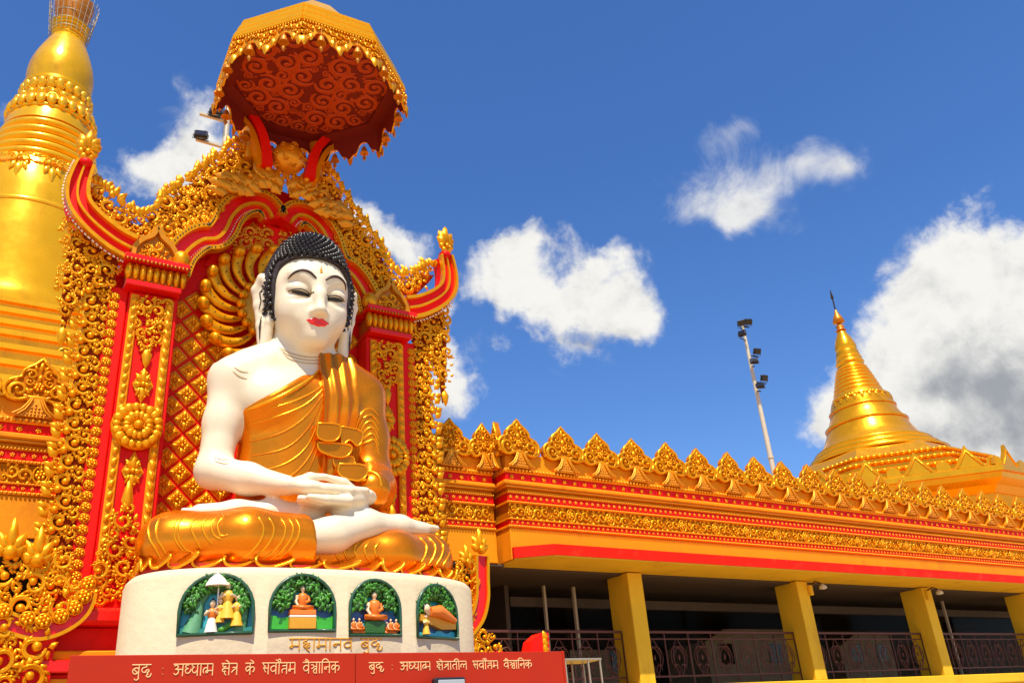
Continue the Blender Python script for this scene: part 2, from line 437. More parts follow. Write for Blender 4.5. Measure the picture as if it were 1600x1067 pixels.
def acanthus(mb, c, r, ph, turns, mir=1, n=9, tail=None, ball=.26, w=.20, lob=.62, r1=.2):
    """a rolled leaf: a ribbed stem with overlapping lobes along its outer side"""
    volute(mb, c, r, ph, turns, w, .14, .36, mir, 0, 20, 0, ball, tail, r1)
    for i in range(n):
        t = (i + .3) / n * .72; a = ph + turns * 2 * PI * t; q = r * ((1 - r1) * (1 - t) ** .85 + r1) * .98
        x = c[0] + mir * q * math.cos(a); z = c[1] + q * math.sin(a); d = a + .75
        ang = math.atan2(math.sin(d), mir * math.cos(d)); l = r * lob * (1 - .45 * t)
        leaf(mb, x, z, ang, l, l * .62, r * .30, 0, 0, mir * .28)
def m_scroll(kind):
    mb = MB()
    if kind == 'a':
        acanthus(mb, (0, 0), .66, math.radians(-120), 1.08, 1, 11, (-.1, -1.3), .34, .22, .80, .26)
        leaf(mb, .1, -.55, math.radians(-70), .5, .3, .2, curl=.2); leaf(mb, -.1, -.75, math.radians(-140), .5, .3, .2, curl=-.2)
    elif kind == 'b':
        acanthus(mb, (.06, -.02), .60, math.radians(190), .95, 1, 9, None, .42, .28, .85, .28)
        for x, z, a_ in ((-.5, .45, 115), (-.62, -.1, 170), (.5, -.6, -50), (0, -.75, -100)): leaf(mb, x, z, math.radians(a_), .5, .34, .24, curl=-.25)
    elif kind == 'c':        # rolled acanthus of the upright borders
        acanthus(mb, (.10, .12), .56, math.radians(-160), 1.1, 1, 9, (-.7, -1.1), .40, .26, .66)
        acanthus(mb, (-.34, -.50), .32, math.radians(20), 1.1, -1, 6, None, .42, .26, .7)
        for x, z, a_, l in ((-.45, .25, 140, .5), (.35, -.5, -30, .55), (-.6, -.15, 165, .45), (.0, -.8, -70, .45), (.55, -.25, -5, .45)):
            leaf(mb, x, z, math.radians(a_), l, .36, .26, curl=.3)
    elif kind == 's':
        acanthus(mb, (-.42, .1), .44, math.radians(-60), 1.0, 1, 8, None, .4, .24, .8)
        acanthus(mb, (.45, -.08), .42, math.radians(120), 1.0, 1, 8, None, .4, .24, .8)
        leaf(mb, 0, .3, 1.4, .6, .4, .26); leaf(mb, 0, -.3, -1.7, .6, .4, .26)
    elif kind == 'leaf':
        leaf(mb, 0, -.5, PI / 2, 1.1, .62, .3); leaf(mb, -.1, -.35, 2.4, .6, .4, .24, curl=.2); leaf(mb, .1, -.35, .75, .6, .4, .24, curl=-.2)
        mb.ball((0, -.14, -.42), (.22, .2, .22), 6, 4)
    return mb
SC = {k: m_scroll(k).mesh('scroll_' + k, ['gold']) for k in ('a', 'b', 'c', 's', 'leaf')}
SCD = {k: m_scroll(k).mesh('scroll_deep_' + k, ['gold_deep']) for k in ('a', 'b', 'c', 's', 'leaf')}
def m_flower(n=6, mats=('gold',)):
    mb = MB(); flower(mb, 0, 0, 1.0, n, 0, 0, .5); mb.lathe([(.98, 0), (.98, -.06), (.0, -.06)], 10); return mb
fl = MB(); flower(fl, 0, 0, 1.0, 5, 0, 0, .55)
FLOWER = fl.mesh('flower', ['gold'])
fl = MB(); flower(fl, 0, 0, 1.0, 6, 0, 0, .6); fl.tube([(1.05 * math.cos(t * PI / 6), -.08, 1.05 * math.sin(t * PI / 6)) for t in range(12)], .13, 5, 0, closed=True)
FLOWER6 = fl.mesh('flower_six', ['gold'])

def inside(poly, x, z):
    c = False; n = len(poly)
    for i in range(n):
        x1, z1 = poly[i]; x2, z2 = poly[i - 1]
        if (z1 > z) != (z2 > z) and x < (x2 - x1) * (z - z1) / (z2 - z1) + x1: c = not c
    return c
def edge_dist(poly, x, z):
    p = np.array(poly); q = np.roll(p, -1, 0); d = q - p; w = np.array((x, z)) - p
    t = np.clip((w * d).sum(1) / np.maximum((d * d).sum(1), 1e-12), 0, 1)
    return np.sqrt((((w - d * t[:, None]) ** 2).sum(1)).min())
def pack(poly, radii, tries=260, edge=.75, gap=.86, seed=1):
    """circles of falling size packed into a polygon -> (x, z, r)"""
    g = random.Random(seed); p = np.array(poly); lo, hi = p.min(0), p.max(0); out = []
    for r in radii:
        for _ in range(tries):
            x = g.uniform(lo[0], hi[0]); z = g.uniform(lo[1], hi[1])
            if not inside(poly, x, z) or edge_dist(poly, x, z) < r * edge: continue
            if any((x - a) ** 2 + (z - b) ** 2 < ((r + c) * gap) ** 2 for a, b, c in out): continue
            out.append((x, z, r))
    return out
MOT = {}
for _k in 'abcs':
    _m = m_scroll(_k); MOT[_k] = (np.array(_m.v), _m.f)
def stamp(mb, kind, x, y, z, s, a, mir):
    """add a scroll to a joined mesh"""
    v, f = MOT[kind]; ca, sa = math.cos(a), math.sin(a); X_ = v[:, 0] * (-1 if mir else 1)
    P_ = np.stack([x + s * (X_ * ca + v[:, 2] * sa), y + s * v[:, 1], z + s * (-X_ * sa + v[:, 2] * ca)], 1)
    mb.add(P_.tolist(), [q[::-1] for q in f] if mir else f, 0, True)
def scroll_fill(poly, radii, y, parent, name, seed=1, meshes=SC, tries=260, split=.12, grow=1.2, up=PI / 2, gap=.80, most=150):
    """large scrolls as pieces of their own, the small ones and the leaves between them joined into one part"""
    g = random.Random(seed + 50); small = MB(); n = 0
    for x, z, r in pack(poly, radii, tries, .62, gap, seed):
        k = g.choice('aabbs'); a = g.uniform(-1.2, 1.2) + g.choice((0, PI / 2)); mi = g.random() < .5
        if r >= split and n < most:
            inst(meshes[k], name, parent, x, y - g.uniform(0, .03), z, r * grow * 1.1, a, mi, g.uniform(-.15, .15)); n += 1
        elif r >= .062: stamp(small, k, x, y - g.uniform(0, .02), z, r * grow * 1.15, a, mi)
        else:
            a = up + g.uniform(-1.6, 1.6)
            leaf(small, x - r * .6 * math.cos(a), z - r * .6 * math.sin(a), a, r * 2.3, r * 1.5, r * .8, 0, y, g.uniform(-.3, .3))
            if g.random() < .5: small.ball((x, y - r * .4, z), (r * .6, r * .6, r * .6), 6, 4)
    return small

# ------------------------------------------------------------------ ground
g = MB(); g.box(-400, 400, -400, 800, -.5, 0)
struct(g.build('ground', 'joint'))
slab = MB(); slab.box(-.49, .49, -.49, .49, 0, .03, 0, .006); slab = slab.mesh('paving_slab', ['paving'])
gp = bpy.data.objects['ground']
k = 0
for i in range(-6, 15):
    for j in range(2, 15):
        if k < 300: put(slab, 'paving_slab', (i + .5, j - 4 + .5, 0), gp); k += 1

# ------------------------------------------------------------------ the long wing building
YW, YS = 14.0, 14.35            # front plane of the main part and of the recessed parts beside the shrine
XJ = 9.15                       # where the main part steps forward
XE = 46.0
wing = thing('temple_wing', 'long ochre temple wing with red flowered frieze, gold leaf cresting and open gallery', 'building', (20, 16, 0))

def crest_outline(n=1):
    h = [(0, 1.06), (-.05, .99), (-.10, .93), (-.18, .875), (-.245, .81), (-.275, .74), (-.262, .68), (-.33, .655), (-.42, .61), (-.475, .54), (-.495, .45), (-.47, .36), (-.41, .295), (-.33, .265), (-.24, .27), (-.165, .30), (-.12, .33)]
    return h + [(-x, z) for x, z in reversed(h[1:])]
OUT = crest_outline()
def crest_meshes(gm, dm, x0=-1, x1=1):
    plate = MB(); plate.prism([p for p in reversed(OUT)], -.05, .06)
    rim = MB(); rim.tube([(x * .96, -.055,   .02 + z * .965) for x, z in OUT], .034, 5, closed=True)
    rel = MB()
    flower(rel, 0, .52, .085, 6, 0, -.05, .6)
    for s in (-1, 1):
        volute(rel, (s * .27, .44), .15, -1.2, 1.2, .25, .14, .4, s, 0, 12, -.05)
        volute(rel, (s * .13, .735), .095, .4, 1.1, .28, .16, .45, s, 0, 10, -.05)
        volute(rel, (s * .14, .605), .075, 2.0, 1.1, .28, .16, .45, s, 0, 9, -.05)
        leaf(rel, s * .08, .40, PI / 2 - s * .9, .16, .09, .05, 0, -.05)
        leaf(rel, s * .36, .55, PI / 2 + s * .5, .13, .08, .05, 0, -.05)
        leaf(rel, s * .05, .82, PI / 2 - s * .5, .12, .07, .05, 0, -.05)
        leaf(rel, s * .40, .36, -PI / 2 + s * 1.2, .10, .07, .05, 0, -.05)
        leaf(rel, s * .20, .33, PI / 2 + s * 1.9, .12, .07, .05, 0, -.05)
        rel.ball((s * .10, -.065, .455), .032, 6, 4); rel.ball((s * .39, -.065, .47), .03, 6, 4); rel.ball((s * .19, -.06, .80), .026, 6, 4)
    leaf(rel, 0, .80, PI / 2, .2, .09, .06, 0, -.05); leaf(rel, 0, .62, PI / 2, .14, .08, .06, 0, -.05)
    fan = MB()
    fan.prism([(-.27, 0), (.27, 0), (.17, .09), (.10, .20), (.055, .32), (0, .40), (-.055, .32), (-.10, .20), (-.17, .09)], -.075, .05)
    for s in (-1, 1):
        for q in (0, 1):
            fan.tube([(s * (.30 - q * .07), -.085, .02), (s * (.19 - q * .05), -.095, .10), (s * (.125 - q * .035), -.10, .20), (s * (.08 - q * .025), -.095, .31)], .017, 5)
        leaf(fan, s * .10, .30, PI / 2 - s * .9, .14, .08, .05, 0, -.06)
    for r_ in range(4):
        for c_ in range(-3 + r_, 4 - r_): fan.ball((c_ * .05, -.078, .035 + r_ * .055), (.02, .018, .024), 5, 4, 1)
    return [plate.mesh('crest_plate', ['frieze_ground']), rim.mesh('crest_rim', [gm]), rel.mesh('crest_relief', [gm]), fan.mesh('crest_fan', ['frieze_gold', dm])]
CM = crest_meshes('gold', 'gold_dark')
def crest(parent, x, y, z, sx=1.0, sz=1.0, rz=0.0, tilt=-.05):
    R = (tilt, 0, rz)
    p = put(CM[0], 'crest_ornament', (x, y, z), parent, R, (sx, 1, sz))
    for me, nm in ((CM[1], 'rim'), (CM[2], 'relief'), (CM[3], 'fan')):
        o = bpy.data.objects.new(nm, me); C.objects.link(o); o.parent = p
        if nm == 'relief': o['kind'] = 'stuff'
    return p

module = MB()      # one metre of the scroll frieze
flower(module, 0, 0, .085, 6, 0, 0, .5); leaf(module, 0, .06, PI / 2, .1, .1, .05); leaf(module, 0, -.06, -PI / 2, .1, .1, .05)
module.tube([(.1 * math.cos(t * PI / 7), -.02, .125 * math.sin(t * PI / 7)) for t in range(14)], .016, 5, closed=True)
for s in (-1, 1):
    for i, (x, z, r, ph) in enumerate(((.21, .02, .105, 2.6), (.37, -.03, .10, .3), (.46, .07, .06, 1.5))):
        volute(module, (s * x, z), r, ph, 1.15, .27, .14, .42, s, 0, 11)
    for x, z, a, l in ((.13, .09, 1.0, .1), (.29, .1, 2.0, .1), (.30, -.09, -1.0, .1), (.15, -.1, -.4, .1), (.45, -.09, -2.0, .1), (.4, .1, 1.2, .08)):
        leaf(module, s * x, z, PI / 2 - s * (PI / 2 - a), l, .06, .045)
MODULE = module.mesh('frieze_scrolls', ['gold'])

def frieze(parent, x0, x1, y, first, left_crest=True, zoff=0.0, ends=0.0):
    """stacked mouldings of the parapet from x0 to x1 on the plane y"""
    D = y + 1.2
    def band(nm, z0, z1, proud, mt, b=.012):
        mb = MB(); mb.box(x0 - (proud if ends else 0), x1, y - proud, D, z0, z1, 0, b); return mb.build(nm, mt, parent)
    band('parapet_wall', 6.86, 7.20, -.03, 'ochre')
    band('cap_moulding', 6.765, 6.857, .03, 'frieze_gold', .02)
    band('flower_band', 6.592, 6.762, .0, 'red')
    band('cornice_moulding', 6.50, 6.589, .09, 'ochre', .02)
    band('cornice_lip', 6.455, 6.497, .05, 'frieze_gold', .012)
    band('cavetto', 6.385, 6.452, -.05, 'ochre', .012)
    band('bead_moulding', 6.343, 6.382, .015, 'frieze_gold')
    band('narrow_flower_band', 6.192, 6.340, -.01, 'red')
    band('rope_moulding', 6.142, 6.189, .015, 'frieze_gold')
    band('scroll_band', 5.845, 6.139, -.03, 'frieze_ground')
    band('rope_moulding', 5.815, 5.842, .015, 'frieze_gold')
    band('narrow_flower_band', 5.712, 5.812, -.01, 'red')
    band('bead_moulding', 5.655, 5.709, .02, 'frieze_gold')
    band('lower_wall', 5.03, 5.652, .0, 'ochre')
    bd = MB()
    rope(bd, x0, x1, y - .05, 6.81, .036, .085); rope(bd, x0, x1, y - .02, 6.362, .019, .05); rope(bd, x0, x1, y - .02, 6.166, .022, .05)
    rope(bd, x0, x1, y - .018, 5.83, .015, .045); rope(bd, x0, x1, y - .025, 5.682, .026, .06)
    bd.build('bead_row', 'frieze_gold', parent, kind='stuff')
    n = int((x1 - x0) / .26)
    for i in range(n):
        x = x0 + .13 + i * .26
        if x < 30: put(FLOWER, 'flower', (x, y - .004, 6.677), parent, (0, rnd.uniform(0, 1), 0), (.050, .042, .050))
    fr = MB()
    for z, r, stp in ((6.266, .038, .145), (5.762, .031, .125)):
        for i in range(int((x1 - x0) / stp)):
            flower(fr, x0 + (i + .5) * stp, z, r, 5, 0, y + .008, .7)
    fr.build('small_flower_row', 'frieze_gold', parent, kind='stuff')
    n = int((x1 - x0) / 1.0 + .01)
    for i in range(n):
        x = x0 + .5 + i * (x1 - x0) / max(n, 1)
        if x < 31: put(MODULE, 'frieze_scroll', (x, y + .028, 5.99), parent, (0, 0, 0), (1.02 * rnd.choice((-1, 1)), 1, 1.08 * rnd.choice((-1, 1))))

frieze(wing, XJ, XE, YW, XJ, ends=1)
for i in range(22): crest(wing, 9.62 + i * .985 - (.14 if i == 0 else 0), YW - .02, 6.86, 1.03 + .03 * rnd.random(), .97 + .035 * rnd.random(), rnd.uniform(-.05, .05), -.05 + rnd.uniform(-.04, .03))
frieze(wing, 6.9, XJ - .095, YS, 6.9)
crest(wing, 8.10, YS - .02, 6.86, 1.0, .96); crest(wing, 7.12, YS - .02, 6.86, 1.0, .96)
crest(wing, XJ - .30, YS - .03, 6.862, .72, .95); crest(wing, XJ - .085, YW + .17, 6.864, .34, .95, -PI / 2)
frieze(wing, -6.0, 1.6, YS, -6)
for i in range(5): crest(wing, .79 - i * .985, YS - .02, 6.86, 1.0, .96)
# slab with the red edge, soffit, roof
sb = MB(); sb.plan([(XJ + .012, YW + .6), (XJ + .012, 13.93), (9.80, 13.5), (XE, 13.5), (XE, 14.6)][::-1], 5.045, 5.255)
sb.build('red_fascia', 'fascia_red', wing)
sb = MB(); sb.plan([(XJ + .02, 14.6), (XJ + .02, 13.95), (9.81, 13.515), (XE, 13.515), (XE, 14.6)][::-1], 5.02, 5.043); sb.build('soffit', 'ochre_light', wing)
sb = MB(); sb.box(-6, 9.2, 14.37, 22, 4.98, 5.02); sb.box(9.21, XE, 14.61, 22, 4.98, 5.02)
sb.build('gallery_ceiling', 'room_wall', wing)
sb = MB(); sb.box(-6, XE, 15.6, 22, 6.55, 6.7); sb.build('flat_roof', 'ochre', wing)
# gallery: pillars, ledge, floor, rooms behind
PX = [7.6, 12.31, 17.62, 22.70, 27.95, 33.2, 38.4]
for i, x in enumerate(PX):
    if i == 0: continue
    mb = MB(); mb.box(x, x + .40, 14.42, 15.12, 2.74, 5.0, 0, .012); mb.build('pillar', 'ochre_light', wing)
mb = MB(); mb.box(7.2, XE, 14.36, 15.3, 2.50, 2.735, 0, .015); mb.build('ledge', 'ochre_light', wing)
mb = MB(); mb.box(7.2, XE, 14.47, 14.9, .0, 2.498); mb.box(-6, 1.4, 14.47, 14.9, .0, 2.498); mb.build('plinth_wall', 'ochre_light', wing)
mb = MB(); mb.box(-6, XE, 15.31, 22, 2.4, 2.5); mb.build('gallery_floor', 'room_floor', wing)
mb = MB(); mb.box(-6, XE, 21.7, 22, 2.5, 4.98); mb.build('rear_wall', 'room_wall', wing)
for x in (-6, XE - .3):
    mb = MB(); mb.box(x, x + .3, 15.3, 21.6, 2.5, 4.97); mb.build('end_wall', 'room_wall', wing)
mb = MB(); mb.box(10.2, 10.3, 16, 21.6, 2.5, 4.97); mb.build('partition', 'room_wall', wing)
# pale cabins and dark glazing seen inside the gallery
for x0, x1, y0, z1 in ((18.3, 21.6, 18.5, 4.5), (24.4, 27.0, 18.8, 4.4), (13.4, 16.6, 19.6, 4.1)):
    mb = MB(); mb.prism([(x0, 2.5), (x1, 2.5), (x1, z1), (x0 + .8, z1), (x0, z1 - .35)], y0, y0 + 1.6); mb.build('inner_cabin', 'room_pale', wing)
    for k in range(2):
        wx = x0 + .45 + k * (x1 - x0 - 1.3)
        mb = MB(); mb.box(wx, wx + .55, y0 - .03, y0 - .003, 3.55, 4.1, 0, .01); mb.build('cabin_window', 'dark_glass', wing)
for x, w in ((11.15, .05), (11.95, .06), (25.9, .05)):
    mb = MB(); mb.box(x, x + w, 15.9, 15.97, 2.5, 4.97); mb.build('mullion', 'room_pale', wing)
mb = MB(); mb.box(10.4, XE - .4, 16.1, 16.13, 4.55, 4.75); mb.build('transom_beam', 'room_wall', wing)
for a, b in ((10.4, 11.1), (11.22, 11.9), (12.05, 15.35), (15.5, 20.4), (20.5, 25.85), (26.0, 30.85), (31.0, 36.0)):
    mb = MB(); mb.box(a, b, 16.18, 16.2, 2.5, 4.54)
    gl = bpy.data.materials.get('pane_glass')
    if gl is None:
        gl = bpy.data.materials.new('pane_glass'); gl.use_nodes = True; q = gl.node_tree.nodes['Principled BSDF']
        q.inputs['Specular IOR Level'].default_value = .15; q.inputs['Base Color'].default_value = (.75, .68, .62, 1); q.inputs['Transmission Weight'].default_value = 1; q.inputs['Roughness'].default_value = .03; q.inputs['IOR'].default_value = 1.06
        MAT['pane_glass'] = gl
    mb.build('pane', 'pane_glass', wing)

# ------------------------------------------------------------------ balustrades between the pillars
bs = MB()
for s in (-1, 1):
    bs.tube([(s * (.30 * math.cos(t * .32) * (1 - t * .055) - .12), 0, .30 * math.sin(t * .32) * (1 - t * .05) - .05) for t in range(16)], .011, 5)
    bs.tube([(s * .02, 0, .30), (s * .12, 0, .2), (s * .20, 0, .02), (s * .12, 0, -.2), (s * .03, 0, -.3)], .011, 5)
    bs.tube([(s * (.11 + .09 * math.cos(t * .5)), 0, -.2 + .09 * math.sin(t * .5)) for t in range(11)], .009, 5)
bs.ball((0, 0, 0), (.035, .02, .05), 6, 4)
IRON = bs.mesh('iron_scroll', ['iron'])
which = ['behind the red notice board', 'in the first full gallery bay', 'in the second full gallery bay', 'in the third gallery bay, farthest right']
ends = [(7.7, 12.27), (12.75, 17.58), (18.06, 22.66), (23.14, 27.91)]
for i, (a, b) in enumerate(ends):
    yb = 14.80
    t = thing('balustrade', f'rust brown wrought iron balustrade with scrolls {which[i]}', 'railing', ((a + b) / 2, yb, 2.74), 'iron balustrades of the gallery')
    for nm, z, r in (('top_rail', 3.84, .024), ('middle_rail', 3.70, .013), ('bottom_rail', 2.94, .018)):
        mb = MB(); mb.box(a, b, yb - r, yb + r, z - r, z + r, 0, .004); mb.build(nm, 'iron', t)
    n = 7
    for k in range(n):
        w = (b - a) / n; x = a + (k + .5) * w
        put(IRON, 'scroll', (x, yb, 3.32), t, (0, 0, 0), (w * 1.25, 1, 1.25))
    for k in range(n + 1):
        x = a + k * (b - a) / n
        mb = MB(); mb.box(x - .012, x + .012, yb - .012, yb + .012, 2.742, 3.815); mb.build('upright', 'iron', t)

# ------------------------------------------------------------------ small lamps on the pillars, stand behind the board
for x, lab in ((18.0, 'small cream bracket lamp at the top of the second pillar'), (22.78, 'small ochre junction lamp on the third pillar')):
    t = thing('bracket_lamp', lab, 'lamp', (x, 14.6, 4.8))
    mb = MB(); mb.box(x - .02, x + .08, 14.33, 14.415, 4.66, 4.9, 0, .01); mb.build('bracket', 'ochre_light', t)
    mb = MB(); mb.tube([(x + .03, 14.36, 4.90), (x + .05, 14.2, 4.96), (x + .12, 14.1, 4.90)], .018, 6); mb.build('arm', 'iron', t)
    mb = MB(); mb.lathe([(.02, .06), (.09, 0), (.10, -.05), (.03, -.07)], 10, (x + .14, 14.08, 4.82)); mb.build('lamp_head', 'pole_cream', t)
# ------------------------------------------------------------------ the carved shrine behind the statue
XC = 4.25
shrine = thing('shrine', 'carved gold and red shrine backdrop with arched gable behind the seated statue', 'shrine', (XC, 14, 0))
def mxs(poly): return [(2 * XC - x, z) for x, z in poly]
def px(pts, Y): return [at(x, y, Y) for x, y in pts]
def spline(pts, n=6):
    P = [Vector(p) for p in pts]; out = []
    for i in range(len(P) - 1):
        a = P[max(i - 1, 0)]; b = P[i]; c = P[i + 1]; d = P[min(i + 2, len(P) - 1)]
        for k in range(n):
            t = k / n
            out.append(tuple(.5 * ((2 * b) + (c - a) * t + (2 * a - 5 * b + 4 * c - d) * t * t + (3 * b - a - 3 * c + d) * t ** 3)))
    out.append(tuple(P[-1])); return out

mb = MB()
hl = [(1.60, 2.5), (1.60, 9.5), (1.95, 9.75), (2.30, 10.15), (2.85, 10.75), (3.35, 11.45), (3.8, 11.9), (4.25, 12.0)]
mb.prism([*[p for p in hl], *[(2 * XC - x, z) for x, z in reversed(hl[:-1])]][::-1], 13.92, 14.30)
back = mb.build('back_wall', 'red', shrine)
# diaper of square gold tiles set on edge
tl = MB(); a = .197
tl.add([(0, 0, -a), (a, 0, 0), (0, 0, a), (-a, 0, 0), (0, -.03, -a * .9), (a * .9, -.03, 0), (0, -.03, a * .9), (-a * .9, -.03, 0)], [(0, 1, 5, 4), (1, 2, 6, 5), (2, 3, 7, 6), (3, 0, 4, 7), (4, 5, 6, 7)], 0)
for k in range(4):
    t = k * PI / 2
    leaf(tl, .02 * math.cos(t), .02 * math.sin(t), t, .15, .09, .05, 1, -.028); leaf(tl, .03 * math.cos(t + .78), .03 * math.sin(t + .78), t + .78, .085, .07, .045, 1, -.028)
    tl.ball((.095 * math.cos(t + .42), -.035, .095 * math.sin(t + .42)), .022, 5, 4, 1); tl.ball((.095 * math.cos(t - .42), -.035, .095 * math.sin(t - .42)), .022, 5, 4, 1)
tl.ball((0, -.05, 0), .03, 6, 4, 1)
TILE = tl.mesh('tile', ['gold_deep', 'gold'])
q = .222
for j in range(0, 26):
    for i in range(-10, 11):
        if (i + j) % 2: continue
        x, z = XC + i * q, 4.75 + j * q
        if 2.62 < x < 5.9 and z < 9.6 - abs(x - XC) * .15 and math.hypot(x - XC, z - 9.15) > 1.18 and not (abs(x - XC) < .62 and z < 9): put(TILE, 'tile', (x, 13.918, z), back)

def strip_leaves(x, z0, z1, y, w, parent, nm, mt='gold', flip=1, y_in=0):
    mb = MB(); n = int((z1 - z0) / .17)
    for i in range(n):
        z = z0 + (i + .5) * (z1 - z0) / n
        leaf(mb, x - flip * w * .35, z - .06, PI / 2 - flip * .5, .17, .10, .05, 0, y); leaf(mb, x + flip * w * .25, z - .02, PI / 2 + flip * .9, .10, .07, .04, 0, y)
    return mb.build(nm, mt, parent, kind='stuff')

def rosette():
    mb = MB()
    mb.lathe([(1.0, 0), (1.0, -.08), (.9, -.12), (.0, -.12)], 24)
    mb.v = [(x, z, y) for x, y, z in mb.v]; mb.f = [f[::-1] for f in mb.f]
    for n, r0, l, w, y in ((18, .62, .36, .30, -.12), (14, .26, .34, .24, -.2)):
        for k in range(n):
            t = 2 * PI * k / n; ca, sa = math.cos(t), math.sin(t)
            mb.ball((ca * (r0 + l * .5), y - .06, sa * (r0 + l * .5)), (abs(ca) * l * .5 + abs(sa) * w * .46, .10, abs(sa) * l * .5 + abs(ca) * w * .46), 8, 5)
    mb.ball((0, -.28, 0), (.2, .2, .2), 10, 6)
    for k in range(14):
        t = 2 * PI * (k + .5) / 14; mb.ball((.24 * math.cos(t), -.24, .24 * math.sin(t)), .05, 5, 4)
    return mb.mesh('rosette', ['gold'])
ROS = rosette()
dm = MB(); dm.prism([(0, -1), (.5, 0), (0, 1), (-.5, 0)], -.10, 0)
for s in (-1, 1):
    leaf(dm, 0, 0, s * PI / 2, .95, .42, .22, 0, -.1); leaf(dm, 0, 0, PI / 2 - s * PI / 2, .46, .34, .2, 0, -.1)
    for u in (-1, 1):
        leaf(dm, .05 * s, .1 * u, math.atan2(u * .9, s * .5), .6, .24, .18, 0, -.1, .1); dm.ball((s * .28, -.12, u * .35), .08, 6, 4); dm.ball((s * .13, -.12, u * .66), .07, 6, 4)
dm.ball((0, -.2, 0), .14, 6, 4)
DIAM = dm.mesh('diamond_pendant', ['gold'])

YP = 13.5
for side in (-1, 1):
    def X(x): return x if side < 0 else 2 * XC - x
    def rng(a, b): return (min(X(a), X(b)), max(X(a), X(b)))
    def poly(p): return p[::-1] if side < 0 else [(2 * XC - x, z) for x, z in p]
    m_ = side > 0
    mb = MB(); mb.box(*rng(1.80, 2.56), YP, 13.915, 3.9, 8.93, 0, .02); pil = mb.build('pilaster', 'red', shrine)
    for a, b, fl_ in ((1.82, 1.95, 1), (2.36, 2.49, -1)):
        mb = MB(); mb.box(*rng(a, b), YP - .05, YP - .002, 4.0, 8.86, 0, .015); mb.build('frame_strip', 'ochre', pil)
        strip_leaves(X((a + b) / 2), 4.05, 8.82, YP - .05, .12, pil, 'strip_leaves', flip=fl_ * (-1 if m_ else 1))
    # pendant of scrolls under the capital, diamonds, rosette, rising scrolls at the foot
    tri = [(1.86, 8.84), (2.46, 8.84), (2.44, 8.35), (2.32, 8.05), (2.16, 7.72), (2.0, 8.05), (1.88, 8.35)]
    sm = scroll_fill(poly(tri), (.12, .105, .09, .075, .062, .045), YP - .04, pil, 'pendant_scroll', 11, SC, 400, .085)
    leaf(sm, X(2.16), 7.95, -PI / 2, .38, .16, .08, 0, YP - .05); sm.build('pendant_leaves', 'gold', pil, kind='stuff')
    tri = [(1.70, 3.95), (2.66, 3.95), (2.60, 4.45), (2.45, 4.85), (2.30, 5.15), (2.12, 5.55), (1.98, 5.15), (1.80, 4.7)]
    sm = scroll_fill(poly(tri), (.15, .13, .11, .09, .07, .05), YP - .10, pil, 'foot_scroll', 17, SC, 400, .085)
    leaf(sm, X(2.12), 5.25, PI / 2, .5, .17, .09, 0, YP - .1); sm.build('foot_leaves', 'gold', pil, kind='stuff')
    for pxy in ((219, 602), (204, 737)):
        x, z = at(*pxy, YP); put(DIAM, 'diamond_pendant', (X(2.155), YP - .004, z), pil, (0, 0, 0), (.31, .31, .31))
    x, z = at(213, 665, YP - .1); put(ROS, 'rosette', (X(2.14), YP - .052, z), pil, (0, 0, 0), (.375, .375, .375))
    # red strip with flowers and the openwork border outside it
    mb = MB(); mb.box(*rng(1.50, 1.795), YP + .08, 13.98, 3.6, 9.0, 0, .02); strip = mb.build('red_strip', 'red', shrine)
    for i in range(30):
        put(FLOWER6, 'flower', (X(1.60), YP + .076, 4.02 + i * .165), strip, (0, i, 0), (.066, .06, .066))
    mb = MB(); mb.box(*rng(1.20, 1.495), YP + .10, YP + .2, 4.0, 9.1); mb.build('border_plate', 'deep_red', strip); mb = MB(); n = 17
    for i in range(n):
        z = 4.20 + i * .295
        inst(SC['c'], 'border_scroll', strip, X(1.31 + .03 * math.sin(i * 2)), YP + .08, z, .225 + .02 * (i % 2), .15 * (-1 if m_ else 1) + rnd.uniform(-.12, .12), not m_)
        inst(SC['b'], 'border_scroll', strip, X(1.45), YP + .07, z + .15, .12, rnd.uniform(-.4, .4), m_)
        leaf(mb, X(1.13), z + .05, PI / 2 + (.7 if not m_ else -.7), .22, .13, .07, 0, YP + .06); leaf(mb, X(1.12), z + .2, PI / 2 + (1.1 if not m_ else -1.1), .18, .11, .06, 0, YP + .06)
        mb.ball((X(1.20), YP + .03, z - .12), .06, 6, 4)
    mb.build('border_leaves', 'gold', strip, kind='stuff')
    # scroll drop hanging outside the border under the horn
    drop = [(.72, 10.1), (1.15, 9.85), (1.62, 9.5), (1.62, 9.0), (1.25, 8.9), (1.12, 8.6), (.98, 8.25), (.93, 7.9), (.86, 8.25), (.74, 8.7), (.74, 9.3), (.68, 9.7)]
    sm = scroll_fill(poly(drop), (.14, .12, .10, .085, .07, .05), YP + .02, strip, 'drop_scroll', 23, SC, 520, .085)
    mb = MB(); mb.prism(poly([(.84, 9.85), (1.2, 9.7), (1.58, 9.45), (1.56, 9.05), (1.25, 9.0), (1.08, 8.6), (.98, 8.25), (.94, 7.85), (.89, 8.3), (.84, 8.7), (.82, 9.3)]), YP + .04, YP + .12); mb.build('drop_plate', 'deep_red', strip)
    leaf(sm, X(.93), 8.1, -PI / 2, .36, .16, .09, 0, YP); sm.build('drop_leaves', 'gold', strip, kind='stuff')
    # capital
    mb = MB(); mb.box(*rng(1.62, 2.64), 13.20, 13.915, 9.36, 9.47, 0, .02); cap = mb.build('capital', 'red_gloss', shrine)
    mb = MB(); mb.box(*rng(1.70, 2.56), 13.30, 13.91, 8.94, 9.04, 0, .015); mb.build('capital_base', 'red_gloss', cap)
    mb = MB(); mb.box(*rng(1.74, 2.53), 13.36, 13.91, 9.041, 9.358, 0, .02); mb.build('capital_drum', 'gold_dark', cap)
    mb = MB()
